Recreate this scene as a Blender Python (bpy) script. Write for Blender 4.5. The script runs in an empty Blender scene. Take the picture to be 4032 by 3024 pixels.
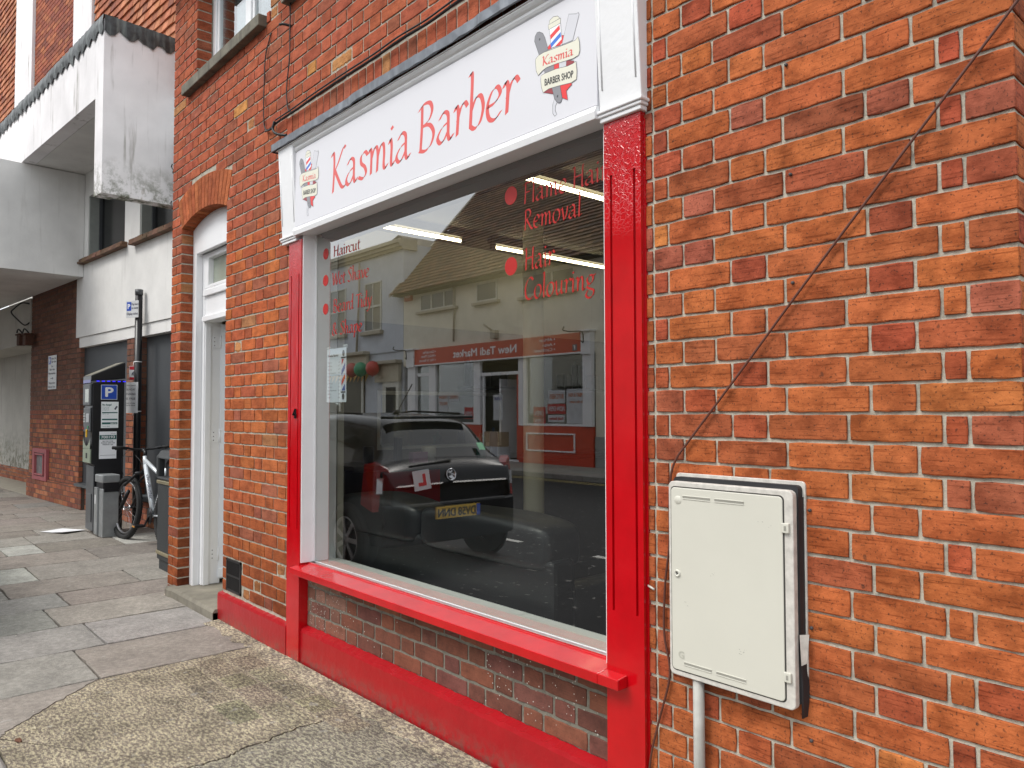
import bpy, math, random
from mathutils import Vector, Matrix, noise as mnoise
random.seed(7)
R = math.radians
scene = bpy.context.scene

# ---------------- camera ----------------
cam_d = bpy.data.cameras.new('camera'); cam = bpy.data.objects.new('camera', cam_d)
scene.collection.objects.link(cam); scene.camera = cam
cam_d.sensor_width = 36.0; cam_d.sensor_fit = 'HORIZONTAL'; cam_d.lens = 36 * 2990.16 / 4032
cam_d.clip_start = 0.05; cam_d.clip_end = 2000
YAW, PIT, ROL = R(48.5015), R(2.0382), R(-0.1105)
fw = Vector((-math.sin(YAW) * math.cos(PIT), math.cos(YAW) * math.cos(PIT), math.sin(PIT)))
r0 = Vector((math.cos(YAW), math.sin(YAW), 0)); u0 = r0.cross(fw)
rr = r0 * math.cos(ROL) + u0 * math.sin(ROL); uu = u0 * math.cos(ROL) - r0 * math.sin(ROL)
cam.matrix_world = Matrix(((rr.x, uu.x, -fw.x, 1.3965), (rr.y, uu.y, -fw.y, -1.9401), (rr.z, uu.z, -fw.z, 1.3902), (0, 0, 0, 1)))

# ---------------- world, sun, exposure ----------------
SUN_EL, SUN_ROT = R(52), R(200)
w = bpy.data.worlds.new('World'); scene.world = w; w.use_nodes = True
nt = w.node_tree; nt.nodes.clear()
sky = nt.nodes.new('ShaderNodeTexSky'); sky.sky_type = 'NISHITA'; sky.sun_disc = False
sky.sun_elevation = SUN_EL; sky.sun_rotation = SUN_ROT; sky.air_density = 1.3; sky.dust_density = 4.0; sky.ozone_density = 1.0
hs = nt.nodes.new('ShaderNodeHueSaturation'); hs.inputs['Saturation'].default_value = 0.22
tc = nt.nodes.new('ShaderNodeTexCoord'); nz = nt.nodes.new('ShaderNodeTexNoise'); nz.inputs['Scale'].default_value = 3.2; nz.inputs['Detail'].default_value = 6
rp = nt.nodes.new('ShaderNodeMapRange'); rp.inputs[1].default_value = 0.35; rp.inputs[2].default_value = 0.65; rp.inputs[3].default_value = 0.80; rp.inputs[4].default_value = 1.12
mx = nt.nodes.new('ShaderNodeMix'); mx.data_type = 'RGBA'; mx.blend_type = 'MULTIPLY'; mx.inputs[0].default_value = 1.0
gm = nt.nodes.new('ShaderNodeMix'); gm.data_type = 'RGBA'; gm.inputs[0].default_value = 0.55; gm.inputs[7].default_value = (8.2, 8.6, 9.0, 1)
bg = nt.nodes.new('ShaderNodeBackground'); bg.inputs['Strength'].default_value = 0.15
wo = nt.nodes.new('ShaderNodeOutputWorld')
nt.links.new(sky.outputs[0], hs.inputs['Color']); nt.links.new(hs.outputs[0], gm.inputs[6]); nt.links.new(tc.outputs['Generated'], nz.inputs['Vector'])
nt.links.new(nz.outputs['Fac'], rp.inputs[0]); nt.links.new(gm.outputs[2], mx.inputs[6]); nt.links.new(rp.outputs[0], mx.inputs[7])
nt.links.new(mx.outputs[2], bg.inputs[0]); nt.links.new(bg.outputs[0], wo.inputs[0])
sd = bpy.data.lights.new('sun', 'SUN'); so = bpy.data.objects.new('sun', sd); scene.collection.objects.link(so)
sd.energy = 1.3; sd.angle = R(20); sd.color = (1.0, 0.96, 0.9)
so.location = (0, -8, 20); so.rotation_euler = (R(90) - SUN_EL, 0, R(180) - SUN_ROT)
scene.view_settings.view_transform = 'Standard'; scene.view_settings.look = 'None'
scene.view_settings.gamma = 1; scene.view_settings.exposure = 0.52
scene.view_settings.use_curve_mapping = False
scene.cycles.max_bounces = 8; scene.cycles.transparent_max_bounces = 12; scene.cycles.glossy_bounces = 4

# ---------------- materials ----------------
MATS = {}
def new_mat(name):
    m = bpy.data.materials.new(name); m.use_nodes = True; n = m.node_tree; n.nodes.clear()
    o = n.nodes.new('ShaderNodeOutputMaterial'); b = n.nodes.new('ShaderNodeBsdfPrincipled')
    n.links.new(b.outputs[0], o.inputs[0]); return m, n, b, o
def N(n, t, **k):
    x = n.nodes.new(t)
    for a, v in k.items():
        if a.startswith('i_'): x.inputs[int(a[2:]) if a[2:].isdigit() else a[2:]].default_value = v
        else: setattr(x, a, v)
    return x
def sock(x, n): return x.inputs[n]
def mulmix(n, a, b, fac=1.0, blend='MULTIPLY'):
    m = N(n, 'ShaderNodeMix', data_type='RGBA', blend_type=blend)
    if isinstance(fac, (int, float)): m.inputs[0].default_value = fac
    else: n.links.new(fac, m.inputs[0])
    for i, v in ((6, a), (7, b)):
        if isinstance(v, tuple): m.inputs[i].default_value = v
        else: n.links.new(v, m.inputs[i])
    return m.outputs[2]
def ramp(n, inp, stops, interp='LINEAR'):
    r = N(n, 'ShaderNodeValToRGB'); r.color_ramp.interpolation = interp
    e = r.color_ramp.elements
    while len(e) < len(stops): e.new(0.5)
    for q, (p, c) in zip(e, stops):
        q.position = p; q.color = c if len(c) == 4 else (*c, 1)
    n.links.new(inp, r.inputs[0]); return r.outputs[0]
def coords(n, scale=(1, 1, 1), kind='Object', add=None):
    t = N(n, 'ShaderNodeTexCoord'); mp = N(n, 'ShaderNodeMapping'); mp.inputs['Scale'].default_value = scale
    n.links.new(t.outputs[kind], mp.inputs[0])
    if add is not None: n.links.new(add, mp.inputs['Location'])
    return mp.outputs[0]
def noise(n, vec, sc, det=3, rough=0.55):
    x = N(n, 'ShaderNodeTexNoise'); x.inputs['Scale'].default_value = sc; x.inputs['Detail'].default_value = det; x.inputs['Roughness'].default_value = rough
    n.links.new(vec, x.inputs['Vector']); return x.outputs['Fac']
def bump(n, b, h, s=0.3, d=0.01, prev=None):
    x = N(n, 'ShaderNodeBump'); x.inputs['Strength'].default_value = s; x.inputs['Distance'].default_value = d
    n.links.new(h, x.inputs['Height'])
    if prev: n.links.new(prev, x.inputs['Normal'])
    if b: n.links.new(x.outputs[0], b.inputs['Normal'])
    return x.outputs[0]
def g(v): return (v, v, v, 1)
def mat(name, col, rough=0.5, metal=0.0, var=0.12, vs=8.0, bmp=0.0, bs=60.0, spec=0.5, emit=None, es=1.0, coat=0.0, streak=None):
    if name in MATS: return MATS[name]
    m, n, b, o = new_mat(name)
    b.inputs['Roughness'].default_value = rough; b.inputs['Metallic'].default_value = metal
    b.inputs['Specular IOR Level'].default_value = spec; b.inputs['Coat Weight'].default_value = coat; b.inputs['Coat Roughness'].default_value = 0.06
    v = coords(n)
    c = ramp(n, noise(n, v, vs, 4), [(0.25, g(1 - var)), (0.75, g(1 + var * 0.6))])
    cc = mulmix(n, (*col, 1), c)
    if streak:
        v2 = coords(n, (9, 9, 0.9)); s = ramp(n, noise(n, v2, 2.2, 5), [(0.48, g(0)), (0.68, g(1))])
        cc = mulmix(n, cc, (*streak[0], 1), mulmix(n, s, g(streak[1])), 'MIX')
    n.links.new(cc, b.inputs['Base Color'])
    if bmp: bump(n, b, noise(n, v, bs, 3), bmp, 0.004)
    if emit:
        b.inputs['Emission Color'].default_value = (*emit, 1); b.inputs['Emission Strength'].default_value = es
    MATS[name] = m; return m
def attr_mat(name, rough=0.8, speck=0.5, spk_scale=150, scratch=0.3, bmp=0.5, stain=0.25, bs=90, spec=0.3, grime=None, grimy=0.0):
    m, n, b, o = new_mat(name)
    a = N(n, 'ShaderNodeAttribute', attribute_name='Col')
    mul = N(n, 'ShaderNodeVectorMath', operation='SCALE'); 
    cb = N(n, 'ShaderNodeCombineXYZ'); n.links.new(a.outputs['Alpha'], cb.inputs[0]); n.links.new(a.outputs['Alpha'], cb.inputs[2])
    n.links.new(cb.outputs[0], mul.inputs[0]); mul.inputs['Scale'].default_value = 37.0
    v = coords(n, add=mul.outputs[0])
    base = mulmix(n, a.outputs['Color'], ramp(n, noise(n, v, 14, 5, 0.65), [(0.3, g(1 - stain)), (0.55, g(1.0)), (0.8, g(1 + stain * 0.7))]))
    dk = ramp(n, noise(n, coords(n, (1, 1, 1.6), add=mul.outputs[0]), 8, 6, .7), [(0.40, g(1)), (0.56, g(0))])
    base = mulmix(n, base, mulmix(n, base, (0.50, 0.42, 0.40, 1)), mulmix(n, dk, g(grimy)), 'MIX')
    # mineral pits
    sp = noise(n, v, spk_scale, 2, 0.5)
    pit = ramp(n, sp, [(0.335, g(1)), (0.40, g(0))])
    big = ramp(n, noise(n, v, 46, 2, 0.5), [(0.27, g(1)), (0.33, g(0))])
    base = mulmix(n, base, (0.035, 0.022, 0.018, 1), mulmix(n, pit, g(speck)), 'MIX')
    base = mulmix(n, base, (0.04, 0.026, 0.02, 1), mulmix(n, big, g(speck * 0.9)), 'MIX')
    v2 = coords(n, (3, 3, 60), add=mul.outputs[0])
    sc = ramp(n, noise(n, v2, 2.5, 3, 0.6), [(0.54, g(0)), (0.66, g(1))])
    base = mulmix(n, base, mulmix(n, base, (0.45, 0.38, 0.36, 1)), mulmix(n, sc, g(scratch)), 'MIX')
    if grime: # dirt that settled on the lowest courses: (z0, z1, amount)
        sx = N(n, 'ShaderNodeSeparateXYZ'); tcx = N(n, 'ShaderNodeTexCoord'); n.links.new(tcx.outputs['Object'], sx.inputs[0])
        mr = N(n, 'ShaderNodeMapRange'); mr.inputs[1].default_value = grime[0]; mr.inputs[2].default_value = grime[1]; mr.inputs[3].default_value = 1; mr.inputs[4].default_value = 0
        n.links.new(sx.outputs[2], mr.inputs[0])
        gn = mulmix(n, mr.outputs[0], ramp(n, noise(n, coords(n), 6, 4), [(0.3, g(0.3)), (0.6, g(1))]))
        base = mulmix(n, base, mulmix(n, base, (0.30, 0.25, 0.25, 1)), mulmix(n, gn, g(grime[2])), 'MIX')
    n.links.new(base, b.inputs['Base Color'])
    b.inputs['Roughness'].default_value = rough; b.inputs['Specular IOR Level'].default_value = spec
    h1 = noise(n, v, bs, 4, 0.65)
    p = bump(n, None, pit, -bmp * 0.6, 0.002)
    p = bump(n, None, sc, -bmp * 0.6, 0.002, p)
    bump(n, b, h1, bmp, 0.003, p)
    MATS[name] = m; return m

# ---------------- geometry helpers ----------------
COL = scene.collection
class MB:
    def __init__(s): s.v = []; s.f = []; s.c = []; s.sm = []
    def add(s, vs, fs, col=None, smooth=False):
        o = len(s.v); s.v += [tuple(p) for p in vs]; s.f += [tuple(i + o for i in f) for f in fs]
        s.c += [col or (1, 1, 1, 0)] * len(vs); s.sm += [smooth] * len(fs)
    def box(s, x0, x1, y0, y1, z0, z1, M=None, col=None):
        vs = [Vector((x, y, z)) for x in (x0, x1) for y in (y0, y1) for z in (z0, z1)]
        if M: vs = [M @ p for p in vs]
        s.add(vs, [(0, 1, 3, 2), (4, 6, 7, 5), (0, 4, 5, 1), (2, 3, 7, 6), (0, 2, 6, 4), (1, 5, 7, 3)], col)
    def quad(s, a, b, c, d, col=None): s.add([a, b, c, d], [(0, 1, 2, 3)], col)
    def prism(s, pts, d0, d1, fn, col=None, smooth=False):
        # pts: 2-D outline, fn(a,b,d) -> xyz
        n = len(pts); vs = [fn(a, b, d0) for a, b in pts] + [fn(a, b, d1) for a, b in pts]
        fs = [tuple(range(n))[::-1], tuple(range(n, 2 * n))] + [(i, (i + 1) % n, n + (i + 1) % n, n + i) for i in range(n)]
        s.add(vs, fs, col, smooth)
    def tube(s, path, r, seg=8, caps=True, smooth=True):
        P = [Vector(p) for p in path]; rs = r if isinstance(r, (list, tuple)) else [r] * len(P)
        vs = []; fs = []; prev = None
        for i, p in enumerate(P):
            t = (P[min(i + 1, len(P) - 1)] - P[max(i - 1, 0)]).normalized()
            if prev is None:
                a = Vector((0, 0, 1)) if abs(t.z) < 0.9 else Vector((1, 0, 0)); u = t.cross(a).normalized()
            else: u = (prev - t * prev.dot(t)).normalized()
            prev = u; w_ = t.cross(u)
            for k in range(seg):
                an = 2 * math.pi * k / seg; vs.append(p + (u * math.cos(an) + w_ * math.sin(an)) * rs[i])
        for i in range(len(P) - 1):
            for k in range(seg):
                k2 = (k + 1) % seg; fs.append((i * seg + k, i * seg + k2, (i + 1) * seg + k2, (i + 1) * seg + k))
        if caps: fs += [tuple(range(seg))[::-1], tuple(range((len(P) - 1) * seg, len(P) * seg))]
        s.add(vs, fs, None, smooth)
    def lathe(s, prof, M, seg=32, smooth=True):
        # prof: (radius, height) pairs about local z
        vs = []; fs = []; n = len(prof)
        for k in range(seg):
            a = 2 * math.pi * k / seg
            for r_, h in prof: vs.append(M @ Vector((r_ * math.cos(a), r_ * math.sin(a), h)))
        for k in range(seg):
            k2 = (k + 1) % seg
            for i in range(n - 1): fs.append((k * n + i, k2 * n + i, k2 * n + i + 1, k * n + i + 1))
        s.add(vs, fs, None, smooth)
    def build(s, name, m, parent=None, bevel=0, seg=2, subsurf=0, label=None, wn=False):
        me = bpy.data.meshes.new(name); me.from_pydata(s.v, [], s.f); me.update()
        if any(x[3] != 0 or x[:3] != (1, 1, 1) for x in s.c[:50] + s.c[-50:]):
            ca = me.color_attributes.new('Col', 'FLOAT_COLOR', 'POINT')
            ca.data.foreach_set('color', [q for x in s.c for q in x])
        me.polygons.foreach_set('use_smooth', s.sm)
        ms = m if isinstance(m, list) else [m]
        for q in ms: me.materials.append(q)
        o = bpy.data.objects.new(name, me); COL.objects.link(o)
        if parent: o.parent = parent; o.matrix_parent_inverse = parent.matrix_world.inverted()
        if bevel:
            bv = o.modifiers.new('bevel', 'BEVEL'); bv.width = bevel; bv.segments = seg; bv.limit_method = 'ANGLE'; bv.angle_limit = R(40)
        if subsurf:
            ss = o.modifiers.new('sub', 'SUBSURF'); ss.levels = subsurf; ss.render_levels = subsurf
        if label: o['label'] = label
        return o
def tag(o, label, cat, group=None):
    o['label'] = label; o['category'] = cat
    if group: o['group'] = group
    return o
def thing(name, label, cat, loc=(0, 0, 0), rz=0, group=None):
    o = bpy.data.objects.new(name, None); COL.objects.link(o); o.location = loc; o.rotation_euler = (0, 0, rz)
    o.matrix_world = Matrix.Translation(loc) @ Matrix.Rotation(rz, 4, 'Z')
    o.empty_display_size = 0.2
    return tag(o, label, cat, group)
def structure(o): o['kind'] = 'structure'; return o
def box(name, m, x0, x1, y0, y1, z0, z1, parent=None, bevel=0, M=None, label=None):
    b = MB(); b.box(x0, x1, y0, y1, z0, z1, M); return b.build(name, m, parent, bevel, label=label)

# text in the built-in face, turned into mesh faces
_tc = {}
def glyphs(s):
    if s in _tc: return _tc[s]
    cu = bpy.data.curves.new('t', 'FONT'); cu.body = s; cu.size = 1.0; cu.resolution_u = 3
    o = bpy.data.objects.new('t', cu); COL.objects.link(o); bpy.context.view_layer.update()
    me = bpy.data.meshes.new_from_object(o.evaluated_get(bpy.context.evaluated_depsgraph_get()))
    vs = [(p.co.x, p.co.y) for p in me.vertices]; fs = [tuple(p.vertices) for p in me.polygons]
    bpy.data.objects.remove(o); bpy.data.curves.remove(cu); bpy.data.meshes.remove(me)
    _tc[s] = (vs, fs); return _tc[s]
def text(mb, s, o, ux, uz, h, width=None, align='L', nrm=None, eps=0.0, wmul=1.0, bold=0.0):
    """letters of cap height h from point o; ux right, uz up; width squeezes the line to that length"""
    vs, fs = glyphs(s)
    if not vs: return
    x0 = min(p[0] for p in vs); x1 = max(p[0] for p in vs); k = h / 0.70
    kx = (width / (x1 - x0)) if width else k * wmul
    L = (x1 - x0) * kx; off = {'L': 0, 'C': -L / 2, 'R': -L}[align]
    o = Vector(o); ux = Vector(ux).normalized(); uz = Vector(uz).normalized(); nn = Vector(nrm) if nrm else ux.cross(uz) 
    reps = [(0, 0)] if not bold else [(0, 0), (bold, 0), (-bold, 0), (0, bold * 0.7), (0, -bold * 0.7)]
    for j, (bx, bz) in enumerate(reps):
        mb.add([o + ux * ((p[0] - x0) * kx + off + bx) + uz * (p[1] * k + bz) + nn * (eps + j * 0.00012) for p in vs], fs)
# calligraphic letters: strokes swept by a broad nib, x-height 1
G = {
'K': (1.28, [[(0, 1.48), (.14, 1.62), (.24, 1.45), (.27, .8), (.22, -.06)], [(1.18, 1.6), (1.05, 1.68), (.85, 1.45), (.6, 1.1), (.34, .84)], [(.34, .84), (.65, .42), (.95, .06), (1.2, 0), (1.36, .14)]]),
'a': (1.02, [[(.14, .82), (.38, 1.02), (.64, .9), (.68, .5), (.7, .15), (.82, 0), (1.0, .14)], [(.66, .62), (.3, .5), (.06, .22), (.22, 0), (.45, .06), (.68, .34)]]),
's': (.8, [[(.72, .84), (.52, 1.02), (.22, .9), (.24, .62), (.52, .42), (.64, .16), (.42, -.02), (.05, .1)]]),
'm': (1.5, [[(0, .85), (.12, 1.0), (.22, .8), (.22, 0)], [(.22, .55), (.42, .95), (.62, .95), (.7, .6), (.68, 0)], [(.7, .55), (.9, .95), (1.1, .95), (1.17, .6), (1.16, .15), (1.28, 0), (1.46, .14)]]),
'n': (1.08, [[(0, .85), (.12, 1.0), (.22, .8), (.22, 0)], [(.22, .55), (.45, .95), (.66, .95), (.74, .6), (.73, .15), (.84, 0), (1.0, .14)]]),
'i': (.5, [[(0, .85), (.12, 1.0), (.2, .7), (.19, .15), (.28, 0), (.46, .14)], [(.14, 1.46), (.24, 1.36)]]),
'B': (1.2, [[(.22, 1.6), (.24, .8), (.2, 0)], [(0, 1.48), (.3, 1.66), (.7, 1.62), (.86, 1.32), (.66, 1.0), (.26, .88)], [(.26, .88), (.72, .84), (1.0, .5), (.86, .12), (.5, -.03), (.12, .06)]]),
'r': (.74, [[(0, .85), (.12, 1.0), (.22, .8), (.2, 0)], [(.2, .5), (.36, .88), (.58, 1.02), (.74, .84)]]),
'b': (1.0, [[(.06, 1.78), (.18, 1.86), (.22, 1.5), (.2, .1)], [(.2, .55), (.44, .96), (.72, .96), (.86, .55), (.7, .1), (.42, -.02), (.18, .12)]]),
'e': (.88, [[(.1, .48), (.45, .52), (.72, .74), (.56, 1.0), (.28, .9), (.08, .5), (.18, .1), (.48, -.02), (.8, .18)]]),
'H': (1.3, [[(0, 1.48), (.14, 1.62), (.22, 1.4), (.2, 0)], [(1.06, 1.66), (1.02, 1.3), (1.0, .3), (1.04, .02), (1.2, .08)], [(.2, .84), (1.02, .92)]]),
'c': (.8, [[(.7, .84), (.46, 1.02), (.16, .8), (.08, .35), (.3, 0), (.74, .16)]]),
'u': (1.08, [[(0, .85), (.12, 1.0), (.18, .6), (.2, .18), (.4, -.02), (.72, .36)], [(.76, 1.0), (.74, .3), (.82, .02), (1.0, .12)]]),
't': (.64, [[(.3, 1.38), (.24, .9), (.22, .22), (.36, 0), (.6, .14)], [(.02, .94), (.6, 1.0)]]),
'W': (1.75, [[(0, 1.5), (.12, 1.62), (.26, .9), (.46, 0), (.7, .8), (.92, 1.5)], [(.88, 1.5), (1.0, .7), (1.14, 0), (1.46, .8), (1.66, 1.66)]]),
'S': (.98, [[(.86, 1.5), (.6, 1.68), (.24, 1.5), (.26, 1.14), (.62, .78), (.78, .42), (.6, .06), (.3, -.02), (.04, .16)]]),
'h': (1.06, [[(.08, 1.78), (.18, 1.86), (.22, 1.5), (.2, 0)], [(.2, .5), (.44, .94), (.66, .95), (.74, .6), (.73, .15), (.84, 0), (1.0, .14)]]),
'v': (.9, [[(0, .85), (.12, 1.0), (.26, .5), (.42, 0), (.68, .5), (.76, 1.02)]]),
'd': (1.02, [[(.72, .9), (.42, 1.0), (.1, .7), (.08, .25), (.32, -.02), (.7, .36)], [(.68, 1.8), (.78, 1.86), (.76, 1.2), (.74, .2), (.84, 0), (1.0, .14)]]),
'T': (1.05, [[(0, 1.46), (.12, 1.62), (.6, 1.6), (1.16, 1.68)], [(.58, 1.6), (.58, .8), (.52, 0)]]),
'y': (.92, [[(0, .85), (.12, 1.0), (.26, .5), (.42, .06)], [(.82, 1.02), (.6, .3), (.34, -.4), (.08, -.66), (-.08, -.52)]]),
'&': (1.3, [[(1.16, .06), (.8, .34), (.36, 1.0), (.3, 1.42), (.54, 1.66), (.74, 1.4), (.5, 1.02), (.14, .7), (.06, .3), (.32, -.02), (.72, .14), (1.0, .76)]]),
'p': (1.0, [[(0, .85), (.12, 1.0), (.22, .7), (.2, 0), (.16, -.7)], [(.22, .55), (.46, .97), (.74, .95), (.86, .55), (.7, .1), (.42, -.02), (.2, .12)]]),
'F': (.98, [[(.24, 1.6), (.24, .8), (.2, 0)], [(0, 1.48), (.2, 1.64), (1.02, 1.66)], [(.24, .88), (.76, .92)]]),
'l': (.5, [[(.06, 1.78), (.18, 1.86), (.22, 1.5), (.19, .15), (.28, 0), (.46, .14)]]),
'R': (1.24, [[(.22, 1.6), (.24, .8), (.2, 0)], [(0, 1.48), (.3, 1.66), (.7, 1.62), (.86, 1.3), (.66, .98), (.26, .84)], [(.4, .84), (.7, .42), (.98, .06), (1.2, 0), (1.32, .12)]]),
'o': (.98, [[(.5, 1.0), (.2, .86), (.07, .42), (.26, 0), (.6, .04), (.84, .48), (.74, .9), (.46, 1.0)]]),
'C': (1.18, [[(1.04, 1.44), (.76, 1.67), (.36, 1.46), (.12, .9), (.2, .26), (.62, -.03), (1.1, .2)]]),
'g': (.98, [[(.74, .92), (.42, 1.0), (.12, .76), (.24, .42), (.52, .4), (.74, .7), (.66, .96)], [(.3, .4), (.12, .18), (.46, .02), (.82, -.14), (.7, -.52), (.3, -.62), (.02, -.4), (.22, -.06)], [(.7, .9), (.98, 1.02)]]),
}
def cr(pts, k=6):
    if len(pts) < 3: return pts
    P = [pts[0]] + list(pts) + [pts[-1]]; out = []
    for i in range(1, len(P) - 2):
        p0, p1, p2, p3 = P[i - 1:i + 3]
        for j in range(k):
            t = j / k
            out.append(tuple(0.5 * (2 * p1[d] + (p2[d] - p0[d]) * t + (2 * p0[d] - 5 * p1[d] + 4 * p2[d] - p3[d]) * t * t + (3 * p1[d] - p0[d] - 3 * p2[d] + p3[d]) * t ** 3) for d in range(len(p1))))
    out.append(pts[-1]); return out
def script(mb, s, o, ux, uz, xh, width=None, nib=0.17, ang=28, shear=0.06, eps=0.0, step=0.00015, nrm=None, minw=0.055):
    """calligraphic line; o = start of the baseline, xh = x-height, width = total length"""
    o = Vector(o); ux = Vector(ux).normalized(); uz = Vector(uz).normalized(); nn = Vector(nrm) if nrm else ux.cross(uz)
    tot = sum(0.55 if ch == ' ' else G[ch][0] for ch in s); kx = (width / tot) if width else xh
    X = 0; lay = 0; nx, ny = math.cos(R(ang)) * nib / 2, math.sin(R(ang)) * nib / 2
    for ch in s:
        if ch == ' ': X += .55; continue
        adv, st = G[ch]
        for pts in st:
            c = cr(pts); L = []; Rr = []
            for i, p in enumerate(c):
                a = c[max(i - 1, 0)]; b = c[min(i + 1, len(c) - 1)]; dx, dy = b[0] - a[0], b[1] - a[1]; q = math.hypot(dx, dy) or 1
                px, py = -dy / q, dx / q; sg = 1 if px * nx + py * ny > 0 else -1
                hx, hy = nx + px * sg * minw / 2 , ny + py * sg * minw / 2
                L.append((p[0] + hx, p[1] + hy)); Rr.append((p[0] - hx, p[1] - hy))
            vs = [o + ux * ((X + a[0] + shear * a[1]) * kx) + uz * (a[1] * xh) + nn * (eps + step * lay) for a in L + Rr]; n = len(c)
            mb.add(vs, [(i, i + 1, n + i + 1, n + i) for i in range(n - 1)]); lay = (lay + 1) % 4
        X += adv

# ---------------- bricks and tiles ----------------
def tile(mb, a0, a1, b0, b1, fn, col, jit=0.0012, seg=0.03, inset=0.0028, top=0.0, lip=0.0015, depth=0.011, tilt=0.0012):
    """one brick / slab face: a rounded irregular slab standing `top` above the plane fn(a,b,h)"""
    na = max(1, int((a1 - a0) / seg)); nb = max(1, int((b1 - b0) / seg))
    rnd = random.random() + 0.001
    ring = [(a0 + (a1 - a0) * i / na, b0, 0, -1) for i in range(na)] + [(a1, b0 + (b1 - b0) * i / nb, 1, 0) for i in range(nb)] + \
           [(a1 - (a1 - a0) * i / na, b1, 0, 1) for i in range(na)] + [(a0, b1 - (b1 - b0) * i / nb, -1, 0) for i in range(nb)]
    out = []; ta, tb = random.uniform(-tilt, tilt), random.uniform(-tilt, tilt)
    ca, cb = (a0 + a1) / 2, (b0 + b1) / 2; n = len(ring)
    rng = min(inset * 1.2, (b1 - b0) * 0.2)
    for a, b, da, db in ring:
        j = random.uniform(-jit, jit) - (random.random() < 0.04) * jit * 1.5
        corner = (abs(a - a0) < 1e-6 or abs(a - a1) < 1e-6) and (abs(b - b0) < 1e-6 or abs(b - b1) < 1e-6)
        if corner:
            sa = 1 if a > ca else -1; sb = 1 if b > cb else -1
            out.append((a - sa * rng * 0.5, b - sb * rng * 0.5))
        else: out.append((a + da * j, b + db * j))
    hh = lambda a, b: top + ta * (a - ca) / max(a1 - a0, .05) + tb * (b - cb) / max(b1 - b0, .05)
    vs = [fn(a, b, -depth) for a, b in out] + [fn(a, b, hh(a, b) - lip) for a, b in out]
    inn = []
    for a, b in out:
        ia = max(a0 + inset, min(a1 - inset, a)); ib = max(b0 + inset, min(b1 - inset, b)); inn.append(fn(ia, ib, hh(ia, ib)))
    vs += inn
    fs = [(i, (i + 1) % n, n + (i + 1) % n, n + i) for i in range(n)] + [(n + i, n + (i + 1) % n, 2 * n + (i + 1) % n, 2 * n + i) for i in range(n)]
    fs.append(tuple(range(2 * n, 3 * n)))
    mb.add(vs, fs, (*col, rnd))
def cut(iv, holes):
    out = [iv]
    for h0, h1 in holes:
        nx = []
        for a, b in out:
            if h1 <= a or h0 >= b: nx.append((a, b))
            else:
                if a < h0: nx.append((a, h0))
                if h1 < b: nx.append((h1, b))
        out = nx
    return out
def wall(mb, x0, x1, z0, z1, bed, joints, fn, colf, holes=lambda z: [], course=0.075, j=0.0095, joint_var=0.002, spall=0.0, **kw):
    """joints(row) -> generator of joint positions covering x0..x1"""
    k = math.floor((z0 - bed) / course) - 1
    while True:
        b0 = bed + k * course; b1 = b0 + course; k += 1
        if b0 >= z1: break
        if b1 <= z0: continue
        lo, hi = max(b0 + j / 2, z0), min(b1 - j / 2, z1)
        if hi - lo < 0.012: continue
        js = sorted(joints(k - 1)); js = [q + random.uniform(-joint_var, joint_var) for q in js]
        for a, b in zip(js[:-1], js[1:]):
            for p, q in cut((max(a + j / 2, x0), min(b - j / 2, x1)), holes((lo + hi) / 2)):
                if q - p < 0.014: continue
                dz = random.uniform(-0.0012, 0.0012)
                if spall and random.random() < spall:
                    tile(mb, p + .003, q - .004, lo + dz, hi + dz - .003, fn, jcol((.52, .23, .09), .1), jit=.005, seg=.014, inset=.008, top=-.002, lip=.004, tilt=.006); continue
                tile(mb, p, q, lo + dz, hi + dz, fn, colf((p + q) / 2, (lo + hi) / 2, q - p), **kw)
def flemish(row, origin, x0, x1, par=0, shift=0.169, unit=.3375, hs=.225):
    o = origin + (shift if (row + par) % 2 else 0); n0 = math.floor((x0 - o) / unit) - 1; n1 = math.ceil((x1 - o) / unit) + 1
    out = []
    for n in range(n0, n1): out += [o + n * unit, o + n * unit + hs]
    return out
def stretcher(row, origin, x0, x1, L=0.225):
    o = origin + (L / 2 if row % 2 else 0); n0 = math.floor((x0 - o) / L) - 1; n1 = math.ceil((x1 - o) / L) + 1
    return [o + n * L for n in range(n0, n1)]
def mixc(a, b, t): return tuple(a[i] * (1 - t) + b[i] * t for i in range(3))
def jcol(c, v=0.1):
    k = 1 + random.uniform(-v, v); return tuple(max(0.005, q * k * (1 + random.uniform(-v * 0.35, v * 0.35))) for q in c)
FA = lambda a, b, h: Vector((a, -h, b))                       # facade plane
FX = lambda X, s=1: (lambda a, b, h: Vector((X + s * h, a, b)))  # plane facing +x
GR = lambda a, b, h: Vector((a, b, h))
# second building: plane turned 4.3 degrees
A2 = R(4.3); P2 = Vector((-10.67, .67, 0)); U2 = Vector((math.cos(A2), math.sin(A2), 0)); N2 = Vector((math.sin(A2), -math.cos(A2), 0)); Z = Vector((0, 0, 1))
F2 = lambda a, b, h: P2 + U2 * a + N2 * h + Z * b
M2 = Matrix(((U2.x, -N2.x, 0, P2.x), (U2.y, -N2.y, 0, P2.y), (0, 0, 1, 0), (0, 0, 0, 1)))   # local x along wall, -y to the street
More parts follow.
